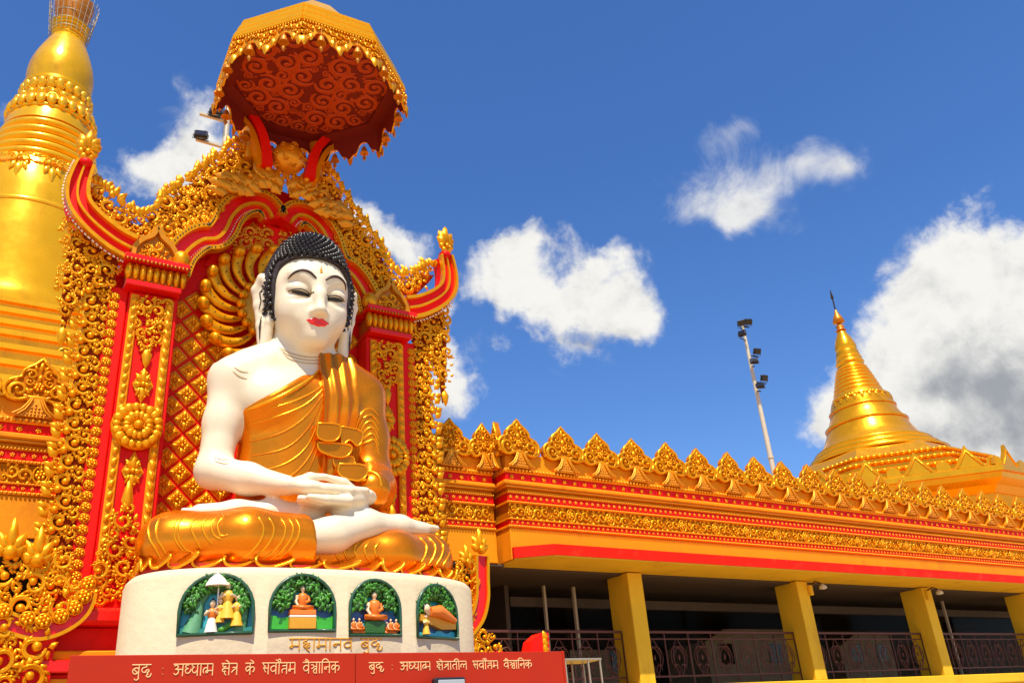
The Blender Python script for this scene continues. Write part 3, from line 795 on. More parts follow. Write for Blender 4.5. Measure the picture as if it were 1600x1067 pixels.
    for k in range(9): mb.ball((X(1.70 + k * .106 + .02), 13.35, 9.20), (.058, .10, .155), 8, 6)
    mb.build('capital_petals', 'gold', cap, kind='stuff')
    mb = MB()
    for k in range(16): mb.ball((X(1.66 + k * .062), 13.20, 9.355), (.022, .02, .03), 5, 4)
    mb.build('capital_fringe', 'gold_dark', cap, kind='stuff')
    # little ogee niche on the capital
    og = [(1.76, 9.48), (1.76, 9.66), (1.86, 9.84), (2.02, 9.98), (2.10, 10.16), (2.18, 9.98), (2.34, 9.84), (2.44, 9.66), (2.44, 9.48)]
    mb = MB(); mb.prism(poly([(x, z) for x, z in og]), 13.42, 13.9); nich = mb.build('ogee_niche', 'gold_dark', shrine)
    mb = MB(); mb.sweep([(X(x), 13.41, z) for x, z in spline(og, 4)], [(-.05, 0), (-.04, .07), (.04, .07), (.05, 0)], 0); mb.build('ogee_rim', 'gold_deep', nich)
    sm = scroll_fill(poly([(x * .75 + 2.1 * .25, z * .78 + 9.5 * .22) for x, z in og]), (.10, .075, .05), 13.41, nich, 'niche_scroll', 5, SC, 150, .09)
    sm.build('niche_leaves', 'gold', nich, kind='stuff')
    # horn: red trough with gold rims sweeping out and up
    ctr = spline(px([(205, 388), (180, 374), (152, 352), (132, 331), (122, 312), (122, 290), (128, 270), (134, 256)], 13.35), 5)
    K = len(ctr)
    def pr(u0, u1, w, base=0.0): return lambda t: [(u0 * (1 - .42 * t), base), (u0 * (1 - .42 * t), w), (u1 * (1 - .42 * t), w), (u1 * (1 - .42 * t), base)]
    path = [(X(x), 13.45, z) for x, z in ctr]
    f_ = -1 if m_ else 1
    mb = MB(); mb.sweep(path, pr(-.21, .21, .08, -.25), 0); horn = mb.build('horn', 'red', shrine)
    for u0, u1, w in ((-.25, -.17, .17), (-.02, .03, .14), (.18, .25, .17)):
        mb = MB(); mb.sweep(path, pr(u0, u1, w, .06), 0); mb.build('horn_rim', 'gold', horn)
    mb = MB()
    for i in range(0, K - 1):
        tx, tz = path[i + 1][0] - path[i][0], path[i + 1][2] - path[i][2]; l = math.hypot(tx, tz); s_ = .29 * (1 - .42 * i / K) * f_
        for h_ in np.arange(0, 1, .055 / l): mb.ball((path[i][0] + tx * h_ - tz / l * s_, 13.36, path[i][2] + tz * h_ + tx / l * s_), .017, 5, 4)
    mb.build('horn_beading', 'white_paint', horn, kind='stuff')
    tip = path[-1]
    fin = MB(); fin.ball((tip[0], 13.40, tip[2] + .02), (.13, .15, .11), 10, 6, 1)
    for k in range(6):
        t = k * PI / 3; fin.ball((tip[0] + .10 * math.cos(t), 13.32, tip[2] + .20 + .10 * math.sin(t)), (.07, .06, .07), 8, 5)
    fin.ball((tip[0], 13.28, tip[2] + .2), .055, 8, 5)
    for k, (a_, l_) in enumerate(((PI / 2, .46), (PI / 2 + .45, .36), (PI / 2 - .45, .36), (PI / 2 + .9, .26), (PI / 2 - .9, .26))): leaf(fin, tip[0], tip[2] + .25, a_, l_, .22, .14, 0, 13.34)
    fin.ball((tip[0], 13.42, tip[2] + .40), (.11, .12, .20), 8, 6)
    fin.build('horn_finial', ['gold', 'red'], horn)
    # arch of red channels between dotted gold rails
    arch = spline(px([(272, 425), (283, 398), (300, 380), (318, 370), (338, 368), (350, 356), (360, 336), (376, 320), (396, 314), (414, 318), (424, 328), (429, 338)], 13.5), 5)
    ap = [(X(x), 13.62, z) for x, z in arch]
    def pa(u0, u1, w, base=-.28): return [(u0, base), (u0, w), (u1, w), (u1, base)] if not m_ else [(-u1, base), (-u1, w), (-u0, w), (-u0, base)]
    mb = MB(); mb.sweep(ap, pa(-.22, .22, .04), 0); arc = mb.build('arch_band', 'red_gloss', shrine)
    for u0, u1, w in ((-.27, -.19, .15), (-.07, -.01, .12), (.17, .27, .16)):
        mb = MB(); mb.sweep(ap, pa(u0, u1, w, -.02), 0); mb.build('arch_rail', 'gold', arc)
    mb = MB(); wt = MB()
    for i in range(0, len(ap) - 1, 1):
        tx, tz = ap[i + 1][0] - ap[i][0], ap[i + 1][2] - ap[i][2]; l = math.hypot(tx, tz) or 1; s_ = -1 if m_ else 1
        for u, w in ((-.23, .152), (.22, .162)):
            mb.ball((ap[i][0] - tz / l * u * s_, ap[i][1] - w, ap[i][2] + tx / l * u * s_), .016, 5, 4)
        for h_ in np.arange(0, 1, .05 / l): wt.ball((ap[i][0] + h_ * tx - tz / l * -.15 * s_, ap[i][1] - .045, ap[i][2] + h_ * tz + tx / l * -.15 * s_), .013, 5, 4)
    mb.build('rail_dots', 'black_paint', arc, kind='stuff'); wt.build('arch_beading', 'white_paint', arc, kind='stuff')
    # knob where arch meets capital
    x, z = at(283, 403, 13.4); mb = MB(); mb.ball((X(2.52), 13.42, 9.62), (.15, .16, .19), 12, 8); mb.build('arch_knob', 'gold', arc)
    # openwork cresting
    top = px([(143, 278), (160, 284), (176, 300), (196, 316), (216, 330), (234, 326), (250, 310), (262, 292), (285, 283), (300, 268), (322, 256), (342, 240), (362, 222), (384, 208), (398, 226), (402, 262)], 13.55)
    low = px([(404, 284), (375, 296), (352, 312), (336, 336), (305, 346), (280, 362), (262, 388), (238, 382), (212, 364), (175, 345), (150, 312)], 13.55)
    reg = top + low
    sm = scroll_fill(poly(reg[::-1]), (.155, .135, .115, .10, .085, .07, .055), 13.60, arc, 'crest_scroll', 31, SC, 700, .095, up=PI / 2)
    mb = MB(); mb.prism(poly([(x, z - .24) for x, z in top[::-1]][::1] + [(x, z - .02) for x, z in low[::-1]]), 13.64, 13.69); mb.build('crest_plate', 'deep_red', arc)
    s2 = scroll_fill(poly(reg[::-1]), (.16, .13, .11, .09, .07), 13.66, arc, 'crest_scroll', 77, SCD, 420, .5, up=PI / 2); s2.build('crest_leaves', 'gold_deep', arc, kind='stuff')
    for i in range(len(top) - 1):
        for h_ in (.0, .2, .4, .6, .8):
            x = top[i][0] * (1 - h_) + top[i + 1][0] * h_; z = top[i][1] * (1 - h_) + top[i + 1][1] * h_
            leaf(sm, X(x), z - .08, PI / 2 + rnd.uniform(-.6, .6), rnd.uniform(.16, .28), .13, .08, 0, 13.58, rnd.uniform(-.2, .2))
    sm.build('crest_leaves', 'gold', arc, kind='stuff')
    lowf = [(x, z) for x, z in spline(low[:8], 4)]
    d_ = 0.0; last = lowf[0]
    for p in lowf:
        if math.hypot(p[0] - last[0], p[1] - last[1]) > .16:
            last = p; put(FLOWER6, 'crest_flower', (X(p[0]), 13.55, p[1] - .02), arc, (0, p[0] * 7, 0), (.075, .07, .075))
    # red ground filling the gap between cresting and arch
    mb = MB(); mb.prism(poly([(1.8, 9.5), *reversed([(x + .02, z - .1) for x, z in lowf]), (4.25, 11.6), (4.25, 11.2), (3.6, 11.2), (2.6, 9.6)]), 13.70, 13.915); mb.build('crest_ground', 'red', arc)

# tympanum scrolls under the arch
tym = px([(362, 396), (384, 362), (402, 348), (428, 352), (440, 356), (455, 352), (478, 362), (500, 385), (520, 420), (500, 420), (440, 400), (400, 408)], 13.85)
tp = MB(); tp.prism([(3.0, 9.9), (3.4, 10.75), (3.8, 11.15), (4.25, 11.05), (4.7, 11.15), (5.1, 10.75), (5.5, 9.9)][::-1], 13.86, 13.918); tp = tp.build('tympanum', 'red', shrine)
hx = [(4.22, 11.0), (3.85, 11.05), (3.5, 10.8), (3.15, 10.35), (3.35, 10.25), (3.8, 10.5), (4.22, 10.55)]
for k, pl in enumerate((hx, mxs(hx))):
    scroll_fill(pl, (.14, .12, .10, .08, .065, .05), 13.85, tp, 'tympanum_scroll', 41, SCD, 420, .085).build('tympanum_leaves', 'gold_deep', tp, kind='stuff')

# halo of curved petals behind the head
HC = (4.25, 9.20)
mb = MB(); mb.lathe([(.60, -.06), (.60, .06), (.54, .12), (.0, .14)], 40)
mb.v = [(HC[0] + x, 13.80 - z, HC[1] + y) for x, y, z in mb.v]; mb.f = [f[::-1] for f in mb.f]
halo = mb.build('halo', 'gold_deep', shrine)
NP = 23
pet = MB(); pts = []
for i in range(9):
    t = i / 8; a = .30 * t * t - .08; r = .62 + .60 * t
    pts.append((r * math.sin(a), 0, r * math.cos(a)))
pet.sweep(pts, lambda t: [(-.045 - .065 * t, 0), (-.04 - .06 * t, .05 + .02 * t), (0, .065 + .03 * t), (.04 + .06 * t, .05 + .02 * t), (.045 + .065 * t, 0)], 0, True)
e = pts[-1]; pet.ball((e[0] + .02, -.10, e[2] + .03), (.125, .13, .10), 10, 7)
PET = pet.mesh('halo_petal', ['gold'])
dots = MB()
for i in range(9):
    t = i / 8; a = .30 * t * t - .08; r = .62 + .60 * t
    if i % 2 == 0 and i < 8: dots.ball((r * math.sin(a), -.078 - .05 * t, r * math.cos(a)), .014, 5, 4)
DOTS = dots.mesh('petal_dots', ['black_paint'])
for k in range(NP):
    t = 2 * PI * k / NP
    p = put(PET, 'halo_petal', (HC[0], 13.80, HC[1]), halo, (0, t, 0)); o = put(DOTS, 'petal_dots', (HC[0], 13.80, HC[1]), halo, (0, t, 0), kind='stuff')
for k in range(20):
    t = 2 * PI * k / 20
    mb = MB(); mb.ball((HC[0] + .60 * math.cos(t), 13.70, HC[1] + .60 * math.sin(t)), (.085, .10, .085), 10, 6); mb.build('halo_bead', 'gold', halo)

# crown of leaves and the carved ball on the gable top, red flaring struts
crn = MB(); crn.ball((4.25, 13.32, 12.30), (.32, .30, .32), 18, 12)
for k in range(26):
    t = 2.4 * k; zz = -.9 + 1.8 * k / 25; rr = math.sqrt(1 - zz * zz)
    x_, y_ = rr * math.cos(t), rr * math.sin(t)
    if y_ < .2: volute(crn, (4.25 + .30 * x_, 12.30 + .30 * zz), .085, t, 1.1, .3, .15, .4, 1, 0, 9, 13.32 + .28 * y_)
crn.build('carved_ball', 'gold_deep', shrine)
for s in (-1, 1):
    mb = MB()
    for k in range(9):
        t_ = k / 8; x_ = .08 + .95 * t_; z_ = 11.62 - .30 * t_ * t_ + .10 * math.sin(t_ * 9)
        leaf(mb, 4.25 + s * x_, z_, PI / 2 - s * (.25 + .9 * t_), .52 - .12 * t_, .26, .14, 0, 13.42 + .03 * (k % 2), -s * .25); leaf(mb, 4.25 + s * x_, z_ - .12, PI / 2 - s * (.9 + .8 * t_), .40, .22, .12, 0, 13.40, s * .2)
    for x_, z_, r_, p_ in ((.40, 11.98, .26, 2.6), (.72, 11.72, .22, 2.2), (.16, 11.95, .16, 1.2), (1.0, 11.45, .2, 2.0), (.2, 11.62, .15, .5)): volute(mb, (4.25 + s * x_, z_), r_, p_, 1.25, .32, .16, .42, s, 0, 16, 13.41)
    mb.build('crown_leaf', 'gold_deep', shrine)
    mb = MB(); mb.sweep([(4.25 + s * x_, 13.3, z_) for x_, z_ in spline([(.42, 11.95), (.46, 12.35), (.58, 12.75), (.80, 13.1)], 4)], lambda t: [(-.10 + .03 * t, -.1), (-.10 + .03 * t, .1), (.10 - .02 * t, .1), (.10 - .02 * t, -.1)], 0)
    mb.sweep([(4.25 + s * (x_ + .12), 13.34, z_) for x_, z_ in spline([(.42, 11.95), (.50, 12.35), (.66, 12.75), (.92, 13.0)], 4)], lambda t: [(-.05, -.1), (-.05, .1), (.05, .1), (.05, -.1)], 1)
    mb.build('flaring_strut', ['red', 'gold'], shrine)
# base of the shrine: red mouldings and panelled foot
for nm, x0, x1, y0, z0, z1, mt in (('base_roll', 1.15, 7.35, 12.95, 3.62, 3.84, 'red_gloss'), ('base_cavetto', 1.35, 7.15, 13.2, 3.30, 3.615, 'red'), ('base_fillet', 1.15, 7.35, 13.0, 3.18, 3.295, 'ochre'),
                               ('base_slab', 1.0, 7.5, 12.9, 3.02, 3.175, 'red_gloss'), ('base_block', 1.0, 7.5, 13.02, 0, 3.015, 'red')):
    mb = MB(); mb.box(x0, x1, y0, 14.3, z0, z1, 0, .05 if nm == 'base_roll' else .015); mb.build(nm, mt, shrine)
bb = [o for o in shrine.children if o.name == 'base_block'][0]
for x0 in (1.12, 6.2):
    mb = MB()
    for a in ((x0, x0 + .06, 1.2, 2.95), (x0 + 1.2, x0 + 1.26, 1.2, 2.95)): mb.box(a[0], a[1], 12.97, 13.017, a[2], a[3])
    mb.box(x0 + .061, x0 + 1.199, 12.972, 13.017, 2.89, 2.95); mb.build('panel_frame', 'ochre', bb)
    scroll_fill([(x0 + .1, 1.3), (x0 + 1.15, 1.3), (x0 + 1.15, 2.85), (x0 + .1, 2.85)], (.24, .19, .15, .11, .08), 13.01, bb, 'panel_scroll', 8, SC, 200, .1).build('panel_leaves', 'gold', bb, kind='stuff')

# ------------------------------------------------------------------ flame scroll wings left and right of the base
YF = 12.75
def flame(name, label, outer, inner_curve, peaks, radii, seed, Y, loc, extra=None):
    t = thing(name, label, 'carving', loc)
    x_, z_ = zip(*outer)
    bk = MB(); cx = sum(x_) / len(x_); cz = sum(z_) / len(z_)
    sm = scroll_fill(outer, radii, Y, t, 'scroll', seed, SC, 420, .12)
    for (x, z, h) in peaks:
        for a_, l_ in ((PI / 2, h), (PI / 2 + .5, h * .7), (PI / 2 - .5, h * .7), (PI / 2 + 1, h * .5), (PI / 2 - 1, h * .5)): leaf(sm, x, z - h * .75, a_, l_, h * .35, .12, 0, Y)
        sm.ball((x, Y - .05, z - h * .7), h * .2, 8, 5)
    sm.build('flame_leaves', 'gold', t, kind='stuff')
    mb = MB(); mb.sweep([(x, Y + .05, z) for x, z in inner_curve], [(-.09, -.12), (-.09, .06), (.09, .06), (.09, -.12)], 0); chn = mb.build('red_channel', 'red_gloss', t)
    for u in (-.13, .09):
        mb = MB(); mb.sweep([(x, Y + .05, z) for x, z in inner_curve], [(u, -.1), (u, .1), (u + .045, .1), (u + .045, -.1)], 0); mb.build('channel_rim', 'gold', t)
    return t, chn
Yl = 12.9
out = px([(-10, 1000), (-15, 850), (5, 880), (22, 850), (40, 880), (50, 900), (65, 848), (82, 890), (96, 850), (118, 880), (128, 930), (112, 960), (75, 985), (40, 985)], Yl)
low = spline(px([(135, 925), (125, 952), (100, 972), (65, 984), (30, 978), (-20, 960)], Yl), 4)
t, chn = flame('flame_carving', 'gold openwork flame scrolls rising at the lower left of the shrine', out[::-1], low, [(*at(22, 822, Yl), .5), (*at(64, 835, Yl), .5), (*at(-20, 830, Yl), .5)], (.17, .145, .125, .105, .085, .065), 61, Yl, (.4, Yl, 0))
for x, z in low[::3]: put(FLOWER6, 'flower', (x, Yl - .06, z + .1), chn, (0, 0, 0), (.085, .08, .085))
mb = MB(); (xa, za), (xb, zb) = at(-40, 1000, Yl), at(90, 980, Yl); mb.box(xa - .2, xb, Yl + .02, Yl + .35, .2, zb - .12); mb.build('red_pedestal', 'red', t)
low_panel = px([(-30, 1000), (30, 992), (70, 985), (78, 1020), (70, 1100), (-30, 1100)], Yl - .1)
scroll_fill(low_panel[::-1], (.19, .16, .13, .11, .085, .065), Yl - .02, t, 'scroll', 71, SC, 300, .12).build('panel_leaves', 'gold', t, kind='stuff')
Yr = 12.6
out = px([(700, 900), (712, 862), (722, 875), (732, 850), (742, 870), (748, 905), (742, 945), (735, 985), (760, 985), (785, 1000), (800, 1030), (725, 1030), (718, 960)], Yr)
chnl = spline(px([(752, 868), (752, 905), (752, 935), (744, 965), (722, 992)], Yr), 5)
t, chn = flame('flame_carving', 'gold flame scrolls with a red trough beside the right end of the white pedestal', out[::-1], chnl, [(*at(748, 832, Yr), .42), (*at(727, 856, Yr), .35)], (.14, .12, .10, .085, .065), 81, Yr, (7.3, Yr, 0))
mb = MB(); (xa, za), (xb, zb) = at(700, 1010, Yr), at(790, 1010, Yr); mb.box(xa, xb, Yr + .06, Yr + .5, 0, zb - .05, 0, .02); mb.build('red_pedestal', 'red', t)
# red horn end of a stair rail beyond the notice board
Ys = 11.2
hp = px([(825, 1035), (832, 1000), (845, 988), (857, 988), (860, 1035)], Ys)
t = thing('rail_end', 'small red rail end with gold edge rising behind the red board', 'railing', (hp[0][0], Ys, 0))
mb = MB(); mb.prism([(hp[0][0], .0), (hp[-1][0], 0), *[hp[i] for i in (4, 3, 2, 1, 0)]], Ys, Ys + .25); mb.build('rail_body', 'red', t)
mb = MB()
for k in range(4): leaf(mb, (hp[2][0] + hp[3][0]) / 2 + .02, hp[3][1] - .12 - k * .09, PI / 2 + .3, .16, .11, .05, 0, Ys)
mb.build('gold_edge', 'gold', t)
# ------------------------------------------------------------------ the seated statue: one smooth surface from blended volumes
SO = Vector((4.25, 12.2, 3.97))
class Field:
    def __init__(s, lo, hi, h):
        s.lo = np.array(lo, np.float32); s.h = h
        n = [int(math.ceil((b - a) / h)) + 1 for a, b in zip(lo, hi)]
        ax = [np.float32(lo[i]) + np.arange(n[i], dtype=np.float32) * np.float32(h) for i in range(3)]
        s.ax = ax; s.F = np.full(n, 9.0, np.float32)
    def sl(s, c0, c1, pad):
        out = []
        for i in range(3):
            a = int(np.searchsorted(s.ax[i], min(c0[i], c1[i]) - pad)); b = int(np.searchsorted(s.ax[i], max(c0[i], c1[i]) + pad))
            out.append(slice(a, b))
        return tuple(out)
    def grid(s, q): return s.ax[0][q[0]][:, None, None], s.ax[1][q[1]][None, :, None], s.ax[2][q[2]][None, None, :]
    def blend(s, q, d, k, sub=False):
        if d.size == 0: return
        f = s.F[q]
        if sub:
            hh = np.maximum(k - np.abs(f + d), 0) / k; s.F[q] = np.maximum(f, -d) + hh * hh * k * .25
        elif k > 0:
            hh = np.maximum(k - np.abs(f - d), 0) / k; s.F[q] = np.minimum(f, d) - hh * hh * k * .25
        else: s.F[q] = np.minimum(f, d)
    def cone(s, a, b, r1, r2, k=.12, sy=1.0, sz=1.0, sub=False):
        R = max(r1, r2) / min(1, sy, sz); q = s.sl(a, b, R + k + .08); x, y, z = s.grid(q)
        ba = [b[i] - a[i] for i in range(3)]; S = (1.0, sy, sz)
        L = sum((ba[i] * S[i]) ** 2 for i in range(3)) or 1e-9
        px_, py_, pz_ = (x - a[0]), (y - a[1]) * sy, (z - a[2]) * sz; B = [ba[i] * S[i] for i in range(3)]
        t = np.clip((px_ * B[0] + py_ * B[1] + pz_ * B[2]) / L, 0, 1)
        d = np.sqrt((px_ - t * B[0]) ** 2 + (py_ - t * B[1]) ** 2 + (pz_ - t * B[2]) ** 2) - (r1 + (r2 - r1) * t)
        s.blend(q, d, k, sub)
    def chain(s, pts, rs, k=.12, **kw):
        for i in range(len(pts) - 1): s.cone(pts[i], pts[i + 1], rs[i], rs[i + 1], k, **kw)
    def ell(s, c, r, k=.15, M=None, sub=False):
        R = max(r); q = s.sl(c, c, R + k + .08); x, y, z = s.grid(q)
        X, Y, Z = x - c[0], y - c[1], z - c[2]
        if M is not None: X, Y, Z = [M[0][i] * X + M[1][i] * Y + M[2][i] * Z for i in range(3)]
        X, Y, Z = X / r[0], Y / r[1], Z / r[2]
        m = np.sqrt(X * X + Y * Y + Z * Z); g_ = np.sqrt((X / r[0]) ** 2 + (Y / r[1]) ** 2 + (Z / r[2]) ** 2) + 1e-6
        s.blend(q, m * (m - 1.0) / g_, k, sub)
    def mesh(s):
        F = s.F; ins = F < 0; h = s.h
        nx, ny, nz = F.shape; cnt = np.zeros((nx - 1, ny - 1, nz - 1), np.int8)
        for i in (0, 1):
            for j in (0, 1):
                for k in (0, 1): cnt += ins[i:nx - 1 + i, j:ny - 1 + j, k:nz - 1 + k]
        act = (cnt > 0) & (cnt < 8); I = np.argwhere(act); idx = np.full(act.shape, -1, np.int32); idx[act] = np.arange(len(I))
        pos = np.zeros((len(I), 3)); num = np.zeros(len(I))
        for ax_ in range(3):
            o = [a for a in range(3) if a != ax_]
            for p in (0, 1):
                for q in (0, 1):
                    A = I.copy(); A[:, o[0]] += p; A[:, o[1]] += q; B = A.copy(); B[:, ax_] += 1
                    fa = F[A[:, 0], A[:, 1], A[:, 2]]; fb = F[B[:, 0], B[:, 1], B[:, 2]]
                    m = (fa < 0) != (fb < 0); t = np.where(m, fa / np.where(fa == fb, 1, fa - fb), 0)
                    P_ = A.astype(float); P_[:, ax_] += t; pos[m] += P_[m]; num[m] += 1
        V = pos / num[:, None] * h + s.lo
        Q = []
        for ax_ in range(3):
            o = [(ax_ + 1) % 3, (ax_ + 2) % 3]
            a = np.take(ins, range(F.shape[ax_] - 1), ax_); b = np.take(ins, range(1, F.shape[ax_]), ax_)
            E_ = np.argwhere(a != b); E_ = E_[(E_[:, o[0]] > 0) & (E_[:, o[1]] > 0) & (E_[:, o[0]] < F.shape[o[0]] - 1) & (E_[:, o[1]] < F.shape[o[1]] - 1)]
            c = []
            for du, dv in ((1, 1), (0, 1), (0, 0), (1, 0)):
                T = E_.copy(); T[:, o[0]] -= du; T[:, o[1]] -= dv; c.append(idx[T[:, 0], T[:, 1], T[:, 2]])
            c = np.stack(c, 1); fl_ = a[E_[:, 0], E_[:, 1], E_[:, 2]]
            c[~fl_] = c[~fl_][:, ::-1]; Q.append(c)
        Q = np.concatenate(Q); return V, Q[(Q >= 0).all(1)]
def np_mesh(name, parts, mats, off, smooth_it=2):
    V = []; Q = []; o = 0
    for v, q in parts:
        # a little Laplacian smoothing takes the grid out of the surface
        for _ in range(smooth_it):
            acc = np.zeros_like(v); n_ = np.zeros(len(v))
            for i in range(4):
                a, b = q[:, i], q[:, (i + 1) % 4]
                np.add.at(acc, a, v[b]); np.add.at(acc, b, v[a]); np.add.at(n_, a, 1); np.add.at(n_, b, 1)
            v = v * .5 + .5 * acc / np.maximum(n_, 1)[:, None]
        V.append(v); Q.append(q + o); o += len(v)
    V = np.concatenate(V); Q = np.concatenate(Q)
    me = bpy.data.meshes.new(name); me.vertices.add(len(V)); me.vertices.foreach_set('co', V.astype(np.float32).ravel())
    me.loops.add(Q.size); me.loops.foreach_set('vertex_index', Q.astype(np.int32).ravel())
    me.polygons.add(len(Q)); me.polygons.foreach_set('loop_start', np.arange(0, Q.size, 4, dtype=np.int32)); me.polygons.foreach_set('loop_total', np.full(len(Q), 4, np.int32))
    me.polygons.foreach_set('use_smooth', np.ones(len(Q), bool))
    me.update(calc_edges=True); me.validate()
    for m in mats: me.materials.append(MAT[m])
    return me, V, Q

HO = Vector((0.03, -.13, 4.47)); TAU = math.radians(7)
HM = Matrix.Rotation(TAU, 3, 'X') @ Matrix.Rotation(math.radians(-3), 3, 'Z')
HMl = [list(r) for r in HM]                       # columns are the head axes
def hp_(x, y, z): return tuple(HO + HM @ Vector((x, y, z)))
def skin_field(f, head):
    # torso, shoulders, neck
    f.ell((0, .08, 2.72), (.98, .52, .80), .1); f.ell((0, .12, 1.75), (.84, .52, 1.0), .3); f.ell((0, .2, .75), (1.15, .66, .62), .3)
    for s in (-1, 1):
        f.cone((s * .42, .08, 3.36), (s * 1.0, .08, 3.12), .34, .37, .25); f.cone((0, .10, 3.78), (s * .72, .10, 3.36), .36, .30, .25)
        f.ell((s * .46, -.18, 2.78), (.44, .28, .36), .25)
    f.cone((0, .10, 3.0), (0, .08, 3.95), .47, .43, .10)
    if not head:
        # right arm, bare
        f.chain([(-1.02, .08, 3.10), (-1.14, .06, 2.4), (-1.22, .02, 1.66)], [.34, .255, .235], .14)
        f.chain([(-1.23, .02, 1.64), (-.85, -.40, 1.44), (-.42, -.78, 1.28)], [.25, .215, .14], .12)
        # right hand over the left, palms up
        f.chain([(-.42, -.76, 1.28), (-.10, -.86, 1.24), (.16, -.90, 1.21)], [.13, .16, .135], .08, sz=1.6)
        for i, (y_, l_) in enumerate(((-1.02, .58), (-.92, .68), (-.81, .64), (-.71, .52))):
            f.chain([(.08, y_ * .97, 1.22), (.10 + l_ * .55, y_, 1.215), (.10 + l_, y_ + .02, 1.245)], [.078, .068, .048], .03)
        f.chain([(-.25, -.70, 1.36), (-.08, -.76, 1.43), (.10, -.80, 1.45)], [.085, .07, .05], .05)
        f.chain([(1.10, -.35, 1.44), (.86, -.66, 1.26), (.55, -.86, 1.12), (.30, -.92, 1.06)], [.20, .16, .16, .135], .08, sz=1.4)
        for i, (y_, l_) in enumerate(((-1.10, .56), (-1.00, .66), (-.89, .62), (-.79, .50))):
            f.chain([(.38, y_ * .97, 1.05), (.36 - l_ * .55, y_, 1.03), (.36 - l_, y_ + .01, 1.05)], [.078, .068, .048], .03)
        f.chain([(.62, -.72, 1.28), (.42, -.77, 1.40), (.16, -.80, 1.44)], [.09, .075, .05], .05)
        # the two upturned feet
        f.chain([(-.20, -1.00, .50), (.18, -.96, .58), (.75, -.80, .80), (1.35, -.66, .85), (1.80, -.55, .86)], [.23, .24, .21, .155, .11], .12)
        for i in range(5): f.cone((1.72, -.62 + i * .055, .89 - .03 * i), (2.04 - .03 * i, -.55 + i * .06, .90 - .035 * i), .058, .042, .03)
        f.ell((.42, -.80, .95), (.16, .14, .12), .12)
        f.chain([(-1.45, -.34, .92), (-1.0, -.42, .95), (-.5, -.50, .96), (.02, -.56, .92)], [.13, .15, .17, .20], .12)
        for i in range(5): f.cone((-1.42, -.44 + i * .055, .92), (-1.68 + .02 * i, -.40 + i * .055, .93), .055, .04, .03)
    if head:
        def E(c, r, k=.1, sub=False): f.ell(hp_(*c), r, k, HMl, sub)
        E((0, .05, .24), (.65, .69, .72)); E((0, -.12, -.24), (.52, .52, .57), .2)
        for s in (-1, 1):
            E((s * .25, -.34, -.22), (.22, .20, .25), .28)                       # cheeks
            E((s * .25, -.505, .335), (.19, .085, .075), .18)                       # brow ridge
            E((s * .285, -.56, .015), (.19, .085, .13), .10, True)                # socket
            E((s * .272, -.475, .095), (.205, .125, .125), .035)                  # heavy upper lid
            E((s * .272, -.465, -.06), (.185, .105, .07), .05)                    # lower lid
            E((s * .085, -.655, -.305), (.06, .075, .055), .05)                  # nostril wing
        f.chain([hp_(0, -.585, .26), hp_(0, -.66, 0), hp_(0, -.735, -.27)], [.060, .066, .080], .10)
        E((0, -.735, -.285), (.075, .075, .065), .05)
        E((0, -.525, -.46), (.20, .08, .12), .22); E((0, -.485, -.70), (.17, .13, .11), .24)
def run_field(lo, hi, h, fn):
    f = Field(lo, hi, h); fn(f); return f
body_f = run_field((-2.35, -1.45, 0.02), (2.4, .95, 3.30), .026, lambda f: skin_field(f, False))
head_f = run_field((-1.5, -1.15, 3.265), (1.5, .85, 5.45), .0145, lambda f: skin_field(f, True))
statue = thing('seated_statue', 'giant white-skinned seated figure in gold robe with black curled hair on pedestal', 'statue', SO)
bm_, bV, bQ = np_mesh('body', [body_f.mesh(), head_f.mesh()], ['skin'], None)
body = put(bm_, 'body', SO, statue)
BV = BVHTree.FromPolygons([tuple(v) for v in bV], [tuple(q) for q in bQ])

